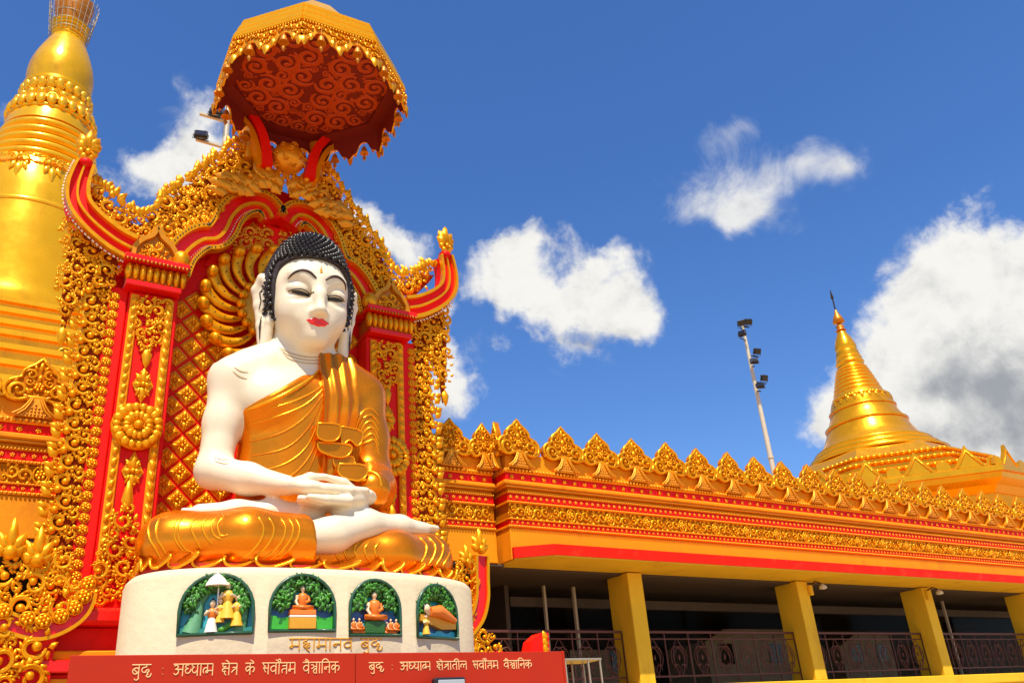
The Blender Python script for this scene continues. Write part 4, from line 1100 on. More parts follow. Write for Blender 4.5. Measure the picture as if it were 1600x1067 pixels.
# robe
def robe_fn(f):
    f.ell((0, .08, 2.72), (1.02, .56, .82), .1); f.ell((0, .12, 1.75), (.89, .57, 1.0), .3); f.ell((0, .2, .75), (1.2, .7, .65), .3)
    f.ell((.46, -.18, 2.78), (.47, .31, .38), .25); f.ell((-.46, -.18, 2.78), (.47, .31, .38), .25)
    f.cone((.36, .08, 3.38), (1.0, .08, 3.14), .37, .42, .25); f.cone((.1, .10, 3.74), (.72, .10, 3.38), .36, .34, .25)
    x, y, z = f.grid((slice(None),) * 3)
    g_ = (x - .16) * .60 - (z - 3.40) * .80 + .06 * np.sin(x * 3)
    k = .05; d = -g_ * 1.0; F = f.F; hh = np.maximum(k - np.abs(F - d), 0) / k; f.F = np.maximum(F, d) + hh * hh * k * .25
    # left arm in its sleeve
    f.chain([(1.03, .08, 3.12), (1.13, .06, 2.4), (1.14, -.02, 1.75)], [.40, .36, .36], .14)
    f.chain([(1.15, -.02, 1.72), (1.08, -.36, 1.50), (.95, -.58, 1.38)], [.36, .32, .30], .12)
    f.chain([(1.22, .05, 1.7), (1.22, -.10, 1.1)], [.24, .20], .2)
    # legs
    f.chain([(-.55, .12, .50), (-1.75, -.42, .44)], [.50, .43], .2); f.chain([(-1.78, -.44, .43), (-.95, -.86, .45), (.35, -1.02, .44)], [.43, .42, .36], .14)
    f.chain([(.55, .12, .50), (1.85, -.40, .42)], [.50, .40], .2); 
    Fg = f.F; x, y, z = f.grid((slice(None),) * 3)
    cut = x + .17 + .10 * (z - .5) + 0 * y; front = -(y + .80) + 0 * x + 0 * z       # the shin's cloth ends in a clean upright hem
    d = np.maximum(cut, -(-front)); m = np.minimum(cut, (-.62 - y) + 0 * x + 0 * z); m = np.where(z < 1.02, m, -9)
    f.F = np.maximum(Fg, m)
    f.chain([(1.88, -.40, .40), (1.2, -.72, .36), (.0, -.62, .34)], [.41, .38, .33], .14)
    f.cone((-1.9, -.6, .03), (1.95, -.55, .03), .16, .16, .2); f.ell((0, -.45, .0), (1.9, .62, .13), .15)
robe_f = run_field((-2.4, -1.55, .01), (2.5, 1.05, 3.95), .026, robe_fn)
rm_, rV, rQ = np_mesh('robe', [robe_f.mesh()], ['robe'], None)
robe = put(rm_, 'robe', SO, statue)
RV = BVHTree.FromPolygons([tuple(v) for v in rV], [tuple(q) for q in rQ])

def surf_front(bvh, x, z, y0=-3.0):
    h = bvh.ray_cast(Vector((x, y0, z)), Vector((0, 1, 0))); return h[0], h[1]
def surf_pix(bvh, px_, py_):
    h = bvh.ray_cast(CAM - SO, ray(px_, py_)); return h[0], h[1]
def ridge(pts, r, mt, parent, name, bvh, n=6, sub=5, flat=.6, mode='pix', taper=True):
    """a raised line that follows the statue's surface"""
    out = []
    for p in spline([(*q, 0) for q in pts], sub):
        h, nn = (surf_pix(bvh, p[0], p[1]) if mode == 'pix' else surf_front(bvh, p[0], p[1]))
        if h is None: continue
        if out and (h - out[-1]).length > .35: break
        out.append(h + nn * r * .1)
    if len(out) < 3: return None
    K = len(out); R = [r * (math.sin(PI * (i + .6) / (K + .2)) ** .45 if taper else 1) for i in range(K)]
    mb = MB(); mb.tube([tuple(SO + p) for p in out], R, n); return mb.build(name, mt, parent)

# folds of the robe
F_ = [[(512, 600), (480, 630), (440, 648), (392, 662)], [(508, 612), (478, 650), (440, 676), (390, 690)], [(506, 622), (482, 668), (446, 700), (392, 712)], [(504, 632), (484, 690), (450, 722), (400, 738)], [(503, 640), (490, 700), (462, 738), (430, 752)], [(501, 648), (494, 705), (478, 742)],
      [(520, 590), (490, 612), (455, 628), (420, 638)]]
for k, p in enumerate(F_): ridge(p, .013, 'robe_edge' if k % 3 == 0 else 'robe', robe, 'robe_fold', RV)
for k in range(6):       # sleeve
    ridge([(553 + k * 2, 742 - k * 7), (552 + k * 2.5, 690 + k), (562 + k * 2.6, 650 + k * 8), (578 + k * 1.5, 638 + k * 10), (592, 650 + k * 12)], .017, 'robe_edge', robe, 'robe_fold', RV)
ridge([(560, 752), (566, 742), (580, 738), (592, 745), (596, 760)], .03, 'robe_edge', robe, 'robe_fold', RV)
for x0, b, e in ((232, 880, 1), (244, 885, 1), (272, 862, 1), (278, 862, 1), (298, 858, 1), (316, 850, 1), (330, 842, 1), (340, 835, 1)):
    ridge([(x0 + 8, 806), (x0, 822), (x0 + 2, 842), (x0 + 12, 858), (x0 + 22, b)] if b > 860 else [(x0 + 10, 806), (x0, 820), (x0 + 5, 836), (x0 + 16, b)], .015, 'robe_edge', robe, 'robe_fold', RV)
for x0 in (402, 418, 436, 448, 458):
    ridge([(x0 + 2, 808), (x0 + 10, 824), (x0 + 6, 842), (x0 - 8, 860), (x0 - 26, 874)], .016, 'robe_edge', robe, 'robe_fold', RV)
for x0 in (660, 674, 686, 697):
    ridge([(x0 - 6, 838), (x0 + 6, 852), (x0 + 4, 868), (x0 - 6, 884)], .019, 'robe_edge', robe, 'robe_fold', RV)
for x0 in (528, 542, 558, 574, 590):
    ridge([(x0 + 4, 846), (x0 - 4, 856), (x0 - 2, 868), (x0 + 6, 880)], .016, 'robe_edge', robe, 'robe_fold', RV)
ridge([(512, 562), (490, 588), (460, 608), (424, 626), (388, 640)], .034, 'robe_edge', robe, 'robe_border', RV)

# folded cloth hanging from the left shoulder
def drape(name, top, cols, zs, pleats, amp, lift, mt, parent, th=.05):
    """strip between two x-curves, z from top to bottom, laid on the robe with pleats"""
    n = 22; rows = []; K = len(zs)
    for i, z in enumerate(zs):
        xl, xr = cols[i]; row = []
        for k in range(n + 1):
            u = k / n; x = xl + (xr - xl) * u; h, nn = surf_front(RV, x, z)
            if h is None: h = Vector((x, rows[-1][k][1] - SO.y if rows else -.3, z))
            w = lift + amp * (.5 + .5 * math.cos(2 * PI * pleats * u))
            row.append((SO.x + x, SO.y + h.y - w, SO.z + z))
        rows.append(row)
    mb = MB(); V = [p for r in rows for p in r]; N_ = n + 1
    mb.add(V, [(i * N_ + k, (i + 1) * N_ + k, (i + 1) * N_ + k + 1, i * N_ + k + 1) for i in range(K - 1) for k in range(n)], 0, True)
    rim = rows[0] + [r[-1] for r in rows[1:]] + rows[-1][-2::-1] + [r[0] for r in rows[-2:0:-1]]
    m = len(rim); mb.add(rim + [(p[0], p[1] + lift + th, p[2]) for p in rim], [(i, (i + 1) % m, (i + 1) % m + m, i + m) for i in range(m)], 0)
    o = mb.build(name, mt, parent)
    e = MB(); e.tube(rows[-1], .020, 6); e.build('sash_edge', 'robe_edge', o) if o.parent == statue else None
    return o
sash = drape('sash', 0, [(.16, .74), (.16, .76), (.17, .76), (.18, .77), (.19, .76), (.20, .75), (.21, .74), (.22, .73)], [3.62, 3.35, 3.1, 2.8, 2.5, 2.28, 2.0, 1.45], 3, .05, .045, 'robe', statue)
def zig(pts, lift, th=.07):
    # a turned-over end of cloth: a thick plate with a bright edge, lying on the sash
    pts = [(q_[0], q_[1]) for q_ in spline([(*p_, 0) for p_ in pts + pts[:1]], 4)][:-1]; lift *= .8
    y_ = min(surf_front(RV, x_, z_)[0].y for x_, z_ in pts if surf_front(RV, x_, z_)[0] is not None)
    mb = MB(); mb.prism([(SO.x + x_, SO.z + z_) for x_, z_ in pts][::-1], SO.y + y_ - lift, SO.y + y_ - lift + th + .12); o = mb.build('sash_fold', 'robe', sash)
    e = MB(); e.tube([(SO.x + x_, SO.y + y_ - lift, SO.z + z_) for x_, z_ in pts], .014, 5, closed=True); e.build('fold_edge', 'robe_edge', sash)
zig([(.10, 2.34), (.42, 2.36), (.44, 2.20), (.36, 2.10), (.20, 2.08), (.09, 2.14)], .14)
zig([(.48, 2.36), (.80, 2.33), (.82, 2.18), (.74, 2.08), (.62, 2.16), (.50, 2.08)], .13)
zig([(.11, 2.06), (.62, 2.08), (.60, 1.92), (.44, 1.86), (.22, 1.90), (.13, 1.96)], .10)
zig([(.36, 1.88), (.68, 1.90), (.66, 1.74), (.54, 1.68), (.40, 1.72)], .13)
zig([(.34, 1.66), (.72, 1.68), (.76, 1.54), (.64, 1.44), (.42, 1.46), (.32, 1.54)], .09)
# ruffled hem lying on the pedestal
hem = []
for i in range(121):
    t = i / 120; a = PI * (1.04 - 1.08 * t); x = 2.22 * math.cos(a); yb = -.60 - .66 * max(0, math.sin(a)) ** .8
    hem.append((x, yb))
un = MB(); un.loft([[(SO.x + x_ * .985, SO.y + y_ + .03, SO.z + z_) for x_, y_ in hem] + [(SO.x + 2.1, SO.y + .5, SO.z + z_), (SO.x - 2.1, SO.y + .5, SO.z + z_)] for z_ in (.004, .10)], 0, False, True); un.build('robe_lining', 'robe_under', robe)
def hem_at(q):
    q = min(max(q, 0), 119.999); k = int(q); f_ = q - k; return (hem[k][0] * (1 - f_) + hem[k + 1][0] * f_, hem[k][1] * (1 - f_) + hem[k + 1][1] * f_)
i = 0.0
while i < 116:
    per = rnd.uniform(5.0, 8.5); pts = []; A = rnd.uniform(.20, .30); amp = rnd.uniform(.7, 1.25); ph = rnd.choice((0, 1)) * PI
    for k in range(29):
        t = k / 28 * 1.0; u = t + A * math.sin(2 * PI * t); x, y = hem_at(i + per * u)
        w = .5 - .5 * math.cos(2 * PI * t + .6)
        pts.append((SO.x + x, SO.y + y - .04 - .05 * math.sin(2 * PI * t + ph), SO.z + .04 + .15 * amp * w))
    mb = MB(); mb.loft([[p, (p[0], p[1] + .035, p[2] + .02), (p[0], p[1] + .20, p[2] + .10), (p[0], p[1] + .18, p[2] + .05)] for p in pts], 0, True, True); mb.build('hem_ruffle', 'robe', robe)
    e = MB(); e.tube(pts, .020, 5); e.build('ruffle_edge', 'robe_edge', robe)
    i += per * .97

# ---- head details
def face(x, z):
    o = Vector(hp_(x, -2.0, z)); h = BV.ray_cast(o, HM @ Vector((0, 1, 0))); return h[0], h[1]
def on_face(pts, r, mt, name, n=6, sub=5, sq=.5, off=0.0):
    out = []
    for p in spline([(*q, 0) for q in pts], sub):
        h, nn = face(p[0], p[1])
        if h is not None: out.append(h + nn * off)
    K = len(out); rr = r if callable(r) else (lambda t: r)
    mb = MB(); mb.tube([tuple(SO + p) for p in out], [max(.002, rr(i / (K - 1))) for i in range(K)], n); return mb.build(name, mt, statue)
def patch(name, mt, outline, off=.006, th=.012):
    """thin painted or inlaid piece following the face inside an outline of (top, bottom) pairs"""
    T = []; B = []
    for (x, zt, zb) in outline:
        for lst, z in ((T, zt), (B, zb)):
            h, nn = face(x, z); lst.append(tuple(SO + h + nn * off))
    M_ = []
    for (x, zt, zb) in outline:
        h, nn = face(x, (zt + zb) / 2); M_.append(tuple(SO + h + nn * (off + th)))
    K = len(T); mb = MB(); mb.add(T + M_ + B, [(i, i + K, i + K + 1, i + 1) for i in range(K - 1)] + [(i + K, i + 2 * K, i + 2 * K + 1, i + K + 1) for i in range(K - 1)], 0, True)
    return mb.build(name, mt, statue)
for s in (-1, 1):
    on_face([(s * .075, .265), (s * .17, .345), (s * .29, .375), (s * .40, .325), (s * .47, .245)], lambda t: .027 * math.sin(PI * (.10 + .86 * t)) ** .6, 'brow_brown', 'eyebrow')
    ol = []
    for k in range(13):
        t = k / 12; x = s * (.12 + .30 * t); zt = .004 + .022 * math.sin(PI * t) ** .5 + .020 * t; zb = .004 - .054 * math.sin(PI * t) ** .5 + .020 * t
        ol.append((x, zt, zb))
    if s > 0: ol = ol[::-1]
    patch('eye', 'black_paint', ol, .006, .008)
    on_face([(s * .10, .008), (s * .19, .048), (s * .28, .062), (s * .38, .050), (s * .45, .030)], .009, 'brow_brown', 'eyelid_line', off=.004)
    on_face([(s * .12, .0), (s * .22, -.036), (s * .32, -.034), (s * .42, .018)], .006, 'crease_brown', 'eyelid_line', off=.004)
    # ear: long lobe
    ef = Field((-.30, -.42, -1.0), (.30, .42, .55), .017)
    ef.chain([(0, -.10, .28), (0, .06, .40), (0, .17, .22), (0, .12, -.05), (0, .05, -.40), (0, -.02, -.75)], [.075, .08, .08, .075, .075, .085], .05)
    ef.chain([(0, -.12, .25), (0, -.13, .0), (0, -.12, -.35), (0, -.06, -.72)], [.06, .055, .065, .085], .05)
    ef.ell((0, .0, .15), (.05, .15, .24), .06); ef.ell((0, .0, -.55), (.045, .10, .32), .06); ef.cone((.0, -.02, .1), (.0, .02, -.12), .06, .05, .05)
    v, q = ef.mesh()
    Rz = np.array(Matrix.Rotation(-s * math.radians(38), 3, 'Z')); Ry = np.array(Matrix.Rotation(s * math.radians(4), 3, 'Y'))
    v = v @ (Rz @ Ry).T; hm = np.array(HM); v = v + np.array((s * .69, .0, -.02)); v = v @ hm.T + np.array(HO)
    em, _, _ = np_mesh('ear', [(v, q)], ['skin'], None, 1); ear = put(em, 'ear', SO, statue)
    hole = MB()
    def ep(y, z): return tuple(SO + HO + HM @ (Vector((s * .69, .0, -.02)) + Matrix(Rz.tolist()) @ Vector((s * .06, y, z))))
    hole.tube([ep(-.02, .24), ep(.06, .14), ep(.02, .0), ep(.05, -.14)], [.008, .016, .014, .006], 5); hole.tube([ep(-.01, -.26), ep(.0, -.45), ep(-.02, -.66)], [.006, .017, .006], 5); hole.build('ear_crease', 'brow_brown', ear)
    # crease lines at armpit and elbow
for k, p in enumerate(([(366, 574), (376, 580), (388, 582)], [(364, 580), (374, 588), (386, 592)], [(334, 714), (346, 718), (358, 718)], [(336, 720), (348, 724), (358, 724)])):
    ridge(p, .009, 'crease_brown', body, 'skin_crease', BV)
for k in range(3): ridge([(434 + k * 4, 541 + k * 5), (455, 552 + k * 5), (485, 558 + k * 5), (520, 555 + k * 5)], .010, 'crease_brown', body, 'neck_ring', BV)
# lips
def hy_at(x, z):
    h, _ = face(x, z); return (HM.transposed() @ (h - HO)).y
lip = Field((-.30, -.95, -.66), (.30, -.30, -.34), .0085)
def lp(x, z, o): return (x, hy_at(x, z) + o, z)
for s in (-1, 1):
    lip.chain([lp(s * .185, -.448, .006), lp(s * .12, -.448, .002), lp(s * .055, -.434, .0), lp(0, -.446, .0)], [.008, .022, .034, .026], .015)
    lip.chain([lp(s * .165, -.456, .006), lp(s * .10, -.486, .002), lp(0, -.497, .0)], [.008, .026, .036], .015)
v, q = lip.mesh(); v = v @ np.array(HM).T + np.array(HO)
lm, _, _ = np_mesh('lips', [(v, q)], ['lips'], None, 2); put(lm, 'lips', SO, statue)
# mark on the forehead
um = MB(); c_, nn = face(0, .42); uo = SO + c_
for z_, r_ in ((-.03, .030), (.012, .022), (.045, .014), (.075, .008)): um.ball((uo.x, uo.y - .008, uo.z + z_), (r_, .012, r_ * .8), 8, 5)
um.build('forehead_mark', 'letter_gold', statue)
# hair cap with topknot and curls
hf = Field((-.95, -1.0, 3.6), (.95, .95, 6.25), .018)
hf.ell(hp_(0, .07, .26), (.715, .73, .78), .05, HMl); hf.ell(hp_(0, .10, -.12), (.68, .62, .50), .1, HMl); hf.ell(hp_(0, .06, .86), (.47, .46, .44), .30, HMl)
x, y, z = hf.grid((slice(None),) * 3); dx, dy, dz = x - HO.x, y - HO.y, z - HO.z
hy = HMl[0][1] * dx + HMl[1][1] * dy + HMl[2][1] * dz; hz = HMl[0][2] * dx + HMl[1][2] * dy + HMl[2][2] * dz; hxx = HMl[0][0] * dx + HMl[1][0] * dy + HMl[2][0] * dz
A_ = hz - .66 + .10 * hxx * hxx; B_ = hy + .22 + .05 * hz; k = .22; hh = np.maximum(k - np.abs(A_ - B_), 0) / k
opening = np.maximum(A_, B_) + hh * hh * k * .25
hf.F = np.maximum(hf.F, -opening); hf.F = np.maximum(hf.F, -(hz + .42))
hm_, hV, hQ = np_mesh('hair', [hf.mesh()], ['hair_matte'], None, 2); hair = put(hm_, 'hair', SO, statue)
HV = BVHTree.FromPolygons([tuple(v) for v in hV], [tuple(q) for q in hQ])
cu = MB(); ctr_ = Vector(hp_(0, .08, .35))
for i in range(1500):
    zz = 1 - 2 * (i + .5) / 1500; rr = math.sqrt(1 - zz * zz); t = i * 2.399963
    d = Vector((rr * math.cos(t), rr * math.sin(t), zz))
    h = HV.ray_cast(ctr_ + d * 2.5, -d)
    if h[0] is None: continue
    lo_ = HM.transposed() @ (h[0] - HO)
    op = max(lo_.z - .66 + .1 * lo_.x ** 2, lo_.y + .22)
    if op < .035 or lo_.z < -.36 or lo_.y > .62: continue
    p = SO + h[0] + h[1] * .012; cu.ball(tuple(p), .043, 7, 5); cu.ball(tuple(p + h[1] * .032), .02, 5, 4)
cu.build('curls', 'hair', hair, kind='stuff')
# dark blocks that carry the ear lobes
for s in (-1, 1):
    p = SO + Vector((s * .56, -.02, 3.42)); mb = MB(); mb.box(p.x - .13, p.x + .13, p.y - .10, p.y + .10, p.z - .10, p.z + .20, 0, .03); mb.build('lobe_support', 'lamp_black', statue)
# ------------------------------------------------------------------ white pedestal with four arched niches
PC = (4.30, 11.6)
def ped_plan(a, b, n=180):
    pts = []
    for k in range(2 * n):
        t = PI + PI * k / n; c, s = math.cos(t), math.sin(t); e = 2 / 2.35
        pts.append((PC[0] + a * math.copysign(abs(c) ** e, c), PC[1] + (b if s < 0 else 1.45) * math.copysign(abs(s) ** e, s)))
    return pts
ped = thing('pedestal', 'cream plastered curved pedestal with four painted niches under the seated statue', 'pedestal', (4.25, 11.6, 0))
rings = []
for da, z in ((.0, .0), (.0, 3.84), (-.02, 3.90), (-.06, 3.94), (-.14, 3.965)):
    rings.append([(x, y, z) for x, y in ped_plan(2.37 + da, 1.06 + da)])
pm = MB(); pm.loft(rings, 0, False, True)
n_ = len(rings[0])
for i, f in enumerate(pm.f):
    if len(f) == 4: pm.s[i] = True
ped_bvh = BVHTree.FromPolygons([tuple(v) for v in pm.v], [f for f in pm.f if len(f) == 4])
def hit_ped(x, y): h = ped_bvh.ray_cast(CAM, ray(x, y)); return h[0], h[1]
NI = []
for xl, xr, yt, yb in ((278, 394, 897, 990), (420, 522, 898, 985), (546, 625, 906, 992), (651, 713, 914, 996)):
    a, _ = hit_ped(xl, yb - 5); b, _ = hit_ped(xr, yb - 2); top, _ = hit_ped((xl + xr) / 2 + 2, yt); bot, _ = hit_ped((xl + xr) / 2, yb)
    t = (b - a); t.z = 0; w = t.length; t.normalize(); n = Vector((t.y, -t.x, 0)); c = (a + b) / 2; c.z = bot.z
    mid, _ = hit_ped((xl + xr) / 2, (yt + yb) / 2); c += n * max(0, (Vector((mid.x, mid.y, 0)) - Vector((c.x, c.y, 0))).dot(n))
    NI.append((c, t, n, w * 1.02, (top.z - bot.z)))
def arch_poly(w, h, k=14):
    r = w * .48; pts = [(-w / 2, 0), (w / 2, 0), (w / 2 * .985, h - r * 1.05)]
    for i in range(1, k): a = PI * i / k; pts.append((w / 2 * .985 * math.cos(a), h - r * 1.05 + r * 1.05 * math.sin(a)))
    pts.append((-w / 2 * .985, h - r * 1.05)); return pts
ped_me = pm.mesh('pedestal_body', ['plaster_cream'], (4.25, 11.6, 0))
po = put(ped_me, 'pedestal_body', (4.25, 11.6, 0), ped)
cut = MB()
for c, t, n, w, h in NI:
    P2 = arch_poly(w, h); V = []
    for d in (.30, -.15):
        V += [tuple(c + t * x + n * d + Vector((0, 0, z))) for x, z in P2]
    k = len(P2); cut.add(V, [list(range(k)), list(range(2 * k - 1, k - 1, -1))] + [(i, i + k, (i + 1) % k + k, (i + 1) % k) for i in range(k)])
cme = cut.mesh('cutter', ['plaster_cream']); co = bpy.data.objects.new('cutter', cme); C.objects.link(co)
md = po.modifiers.new('niches', 'BOOLEAN'); md.operation = 'DIFFERENCE'; md.object = co; md.solver = 'EXACT'
dg = bpy.context.evaluated_depsgraph_get(); new = bpy.data.meshes.new_from_object(po.evaluated_get(dg), depsgraph=dg)
po.modifiers.clear(); new.polygons.foreach_set('use_smooth', [True] * len(new.polygons)); new.set_sharp_from_angle(angle=math.radians(28)); po.data = new; bpy.data.objects.remove(co)

def placed(mb, c, t, n):
    """local niche coordinates (x along the face, y into it, z up) to the world"""
    mb.v = [tuple(c + t * v[0] - n * v[1] + Vector((0, 0, v[2]))) for v in mb.v]; return mb
def figure(mb, x, z, s, y=.0, cloth=0, skin=1, hair=2, pose='seat'):
    if pose == 'seat':
        mb.ball((x, y, z + .10 * s), (.34 * s, .16 * s, .11 * s), 12, 7, cloth)
        for q in (-1, 1): mb.tube([(x + q * .12 * s, y, z + .1 * s), (x + q * .33 * s, y - .08 * s, z + .08 * s), (x, y - .16 * s, z + .09 * s)], [.1 * s, .085 * s, .06 * s], 8, cloth)
        mb.lathe([(.10 * s, .10 * s), (.15 * s, .16 * s), (.16 * s, .36 * s), (.19 * s, .47 * s), (.15 * s, .55 * s), (.06 * s, .60 * s)], 12, (x, y, z), cloth)
        mb.tube([(x + .18 * s, y, z + .50 * s), (x + .24 * s, y - .02 * s, z + .32 * s), (x + .06 * s, y - .14 * s, z + .24 * s)], [.07 * s, .065 * s, .045 * s], 7, cloth)
        mb.tube([(x - .18 * s, y, z + .50 * s), (x - .25 * s, y - .04 * s, z + .30 * s), (x - .19 * s, y - .14 * s, z + .14 * s)], [.065 * s, .055 * s, .04 * s], 7, skin)
        mb.tube([(x, y, z + .56 * s), (x, y - .01 * s, z + .66 * s)], .05 * s, 7, skin); hz_ = z + .74 * s
    else:
        mb.lathe([(.20 * s, 0), (.17 * s, .12 * s), (.12 * s, .36 * s), (.10 * s, .42 * s)], 10, (x, y, z), 3 if pose == 'skirt' else cloth)
        mb.lathe([(.10 * s, .40 * s), (.15 * s, .52 * s), (.15 * s, .62 * s), (.05 * s, .70 * s)], 10, (x, y, z), cloth)
        for q in (-1, 1): mb.tube([(x + q * .13 * s, y, z + .62 * s), (x + q * .19 * s, y - .06 * s, z + .50 * s), (x + q * .06 * s, y - .15 * s, z + (.56 if pose == 'stand' else .60) * s)], [.05 * s, .045 * s, .035 * s], 6, skin)
        mb.tube([(x, y, z + .66 * s), (x, y, z + .76 * s)], .045 * s, 6, skin); hz_ = z + .82 * s
    mb.ball((x, y - .01 * s, hz_), (.085 * s, .09 * s, .11 * s), 10, 7, skin); mb.ball((x, y + .025 * s, hz_ + .035 * s), (.09 * s, .09 * s, .10 * s), 10, 7, hair); mb.ball((x, y + .01 * s, hz_ + .13 * s), .04 * s, 7, 5, hair)
    mb.ball((x, y - .10 * s, hz_ - .01 * s), (.018 * s, .02 * s, .03 * s), 5, 4, skin)
FM = ['orange_cloth', 'flesh', 'hair', 'white_paint']; FY = ['yellow_cloth', 'flesh', 'hair', 'white_paint']
scenes = ['painted relief of standing figures under a white parasol', 'painted relief of an orange-robed figure on a gold throne', 'painted relief of an orange-robed teacher above two groups of listeners', 'painted relief of a reclining figure on an orange couch']
for i, (c, t, n, w, h) in enumerate(NI):
    P2 = arch_poly(w, h)
    rim = MB(); rim.tube([(x, -.005, z) for x, z in P2], .022, 6, closed=True); part = placed(rim, c, t, n).build('niche', 'rim_green', ped, label=scenes[i])
    def sub(mb, nm, mt, kind=None): return placed(mb, c, t, n).build(nm, mt, part, kind)
    g = random.Random(i + 3)
    lin = MB(); lin.sweep([(x * .975, .0, z * .985 + .006) for x, z in P2], [(0, -.13), (.0, .0), (.012, .0), (.012, -.13)], 0, closed=True); sub(lin, 'niche_lining', 'rim_green')
    bk = MB(); bk.prism([(x * .97, z * .98 + .01) for x, z in P2][::-1], .125, .148); sub(bk, 'backdrop', 'sky_teal' if i != 1 else 'hill_blue')
    if i in (1, 2, 3):
        hl_ = MB(); pts = [(-.48 * w, .02)] + [(w * (-.48 + .96 * k / 9), h * (.50 + .13 * ((k * 7) % 4) / 3 - .02 * k % 3)) for k in range(10)] + [(.48 * w, .02)]
        hl_.prism(pts[::-1], .10, .123); sub(hl_, 'hills', 'hill_dark')
        hl_ = MB(); pts = [(-.48 * w, .02)] + [(w * (-.48 + .96 * k / 9), h * (.36 + .06 * ((k * 5) % 3))) for k in range(10)] + [(.48 * w, .02)]
        hl_.prism(pts[::-1], .08, .098); sub(hl_, 'hills', 'hill_blue')
    gr = MB(); pts = [(-.475 * w, .015)] + [(w * (-.475 + .95 * k / 11), h * ((.26 if i == 1 else .12 if i != 2 else .2) + .03 * math.sin(k * 1.7 + i))) for k in range(12)] + [(.475 * w, .015)]
    gr.prism(pts[::-1], .04, .078); sub(gr, 'grass', {0: 'deep_teal', 1: 'grass_green', 2: 'sky_teal', 3: 'sky_teal'}[i])
    if i in (0, 1, 2, 3):      # tree crown filling the arch
        fo = MB()
        for k in range(520):
            a = g.uniform(.05, PI - .05); rr = g.uniform(.52, .97) if i else g.uniform(.66, .97)
            x = rr * .46 * w * math.cos(a); z = h - .50 * w + rr * .50 * w * math.sin(a)
            if abs(x) < .16 * w and z < .80 * h: continue
            leaf(fo, x, z, g.uniform(0, 6.28), g.uniform(.05, .085), .04, .02, g.choice((0, 1, 1)), g.uniform(-.02, .09), g.uniform(-.3, .3))
        fo.ball((0, .09, h * .84), (.40 * w, .035, .13 * w), 12, 6, 0)
        sub(fo, 'tree_crown', ['tree_green', 'leaf_green'], 'stuff')
    if i == 0:
        for x, s_ in ((-.27, 1.2), (.36, .9)):
            tr = MB(); tr.tube([(x * w - .05, .10, .02), (x * w, .10, .2), (x * w + .02, .10, .38)], [.10 * s_, .065 * s_, .05 * s_], 8)
            for q in (-.16, -.05, .08, .2): tr.tube([(x * w + .02, .10, .36), (x * w + q * .5, .10, .46), (x * w + q, .10, .58)], [.045 * s_, .03, .012], 6)
            sub(tr, 'tree_trunk', 'trunk_green')
        pa = MB(); pa.lathe([(.14, 0), (.125, .04), (.09, .09), (.045, .14), (.0, .17)], 14, (-.02 * w, .02, h * .80)); pa.lathe([(.01, -.28), (.01, 0)], 6, (-.02 * w + .02, .02, h * .80)); sub(pa, 'parasol', 'white_paint')
        for x, z, s_, pose, ms in ((-.06, .03, .40, 'skirt', FM), (.045, .19, .30, 'stand', FY), (.14, .25, .48, 'stand', FY), (.27, .12, .40, 'stand', FY)):
            f_ = MB(); figure(f_, x * w, z * h / .62 * .62, s_ * h / .72 * 1.05, .03, pose=pose); sub(f_, 'figure', ms)
        ro = MB()
        for k in range(6): ro.ball(((.08 + .045 * k) * w, .02, .05 + .02 * k), (.045, .03, .035), 7, 5)
        sub(ro, 'rocks', 'leaf_green', 'stuff')
    if i == 1:
        for nm, z0, z1, hw, mt in (('throne_base', .02, .155, .20, 'letter_gold'), ('throne_band', .157, .185, .20, 'white_paint'), ('throne_top', .187, .25, .195, 'orange_cloth')):
            b_ = MB(); b_.box(-hw * w, hw * w, -.03, .10, z0 * h / .68, z1 * h / .68, 0, .006); sub(b_, nm, mt)
        ht = MB(); ht.ball((0, .09, .62 * h), (.16 * w, .02, .16 * w), 14, 6); sub(ht, 'nimbus', 'deep_teal')
        f_ = MB(); figure(f_, 0, .25 * h / .68, .52 * h, .03); sub(f_, 'figure', FM)
    if i == 2:
        b_ = MB(); b_.box(-.19 * w, .19 * w, -.01, .10, .02, .26 * h, 0, .012); sub(b_, 'stone_seat', 'tree_green')
        f_ = MB(); figure(f_, 0, .27 * h, .62 * h, .03); sub(f_, 'figure', FM)
        for s_ in (-1, 1):
            for k in range(4):
                f_ = MB(); figure(f_, s_ * (.25 + .055 * k) * w, (.03 + .05 * (k % 2)) * h, .26 * h, .04 - .03 * (k % 2)); sub(f_, 'listener', FM)
    if i == 3:
        b_ = MB(); b_.prism([(-.42 * w, .30 * h), (-.42 * w, .42 * h), (-.1 * w, .44 * h), (.45 * w, .30 * h), (.45 * w, .18 * h), (.1 * w, .16 * h), (-.1 * w, .22 * h)][::-1], -.01, .11); sub(b_, 'couch', 'letter_gold')
        f_ = MB(); f_.tube([(-.22 * w, -.03, .47 * h), (0, -.04, .49 * h), (.2 * w, -.03, .41 * h), (.42 * w, -.02, .33 * h)], [.06, .085, .065, .035], 9, 0); f_.ball((-.30 * w, -.03, .52 * h), (.05, .05, .06), 9, 6, 1); f_.ball((-.31 * w, -.012, .54 * h), (.052, .05, .06), 9, 6, 2)
        f_.tube([(-.2 * w, .0, .5 * h), (-.26 * w, -.03, .42 * h), (-.30 * w, -.02, .47 * h)], [.03, .025, .02], 6, 1); sub(f_, 'figure', FM)
        for k in range(5):
            f_ = MB(); figure(f_, (-.22 + .14 * k) * w, (.46 - .035 * k) * h, .24 * h, .08, pose='stand'); sub(f_, 'listener', ['deep_teal', 'flesh', 'hair', 'white_paint'])
        f_ = MB(); figure(f_, -.30 * w, .05 * h, .40 * h, -.01, pose='stand'); sub(f_, 'figure', FY)

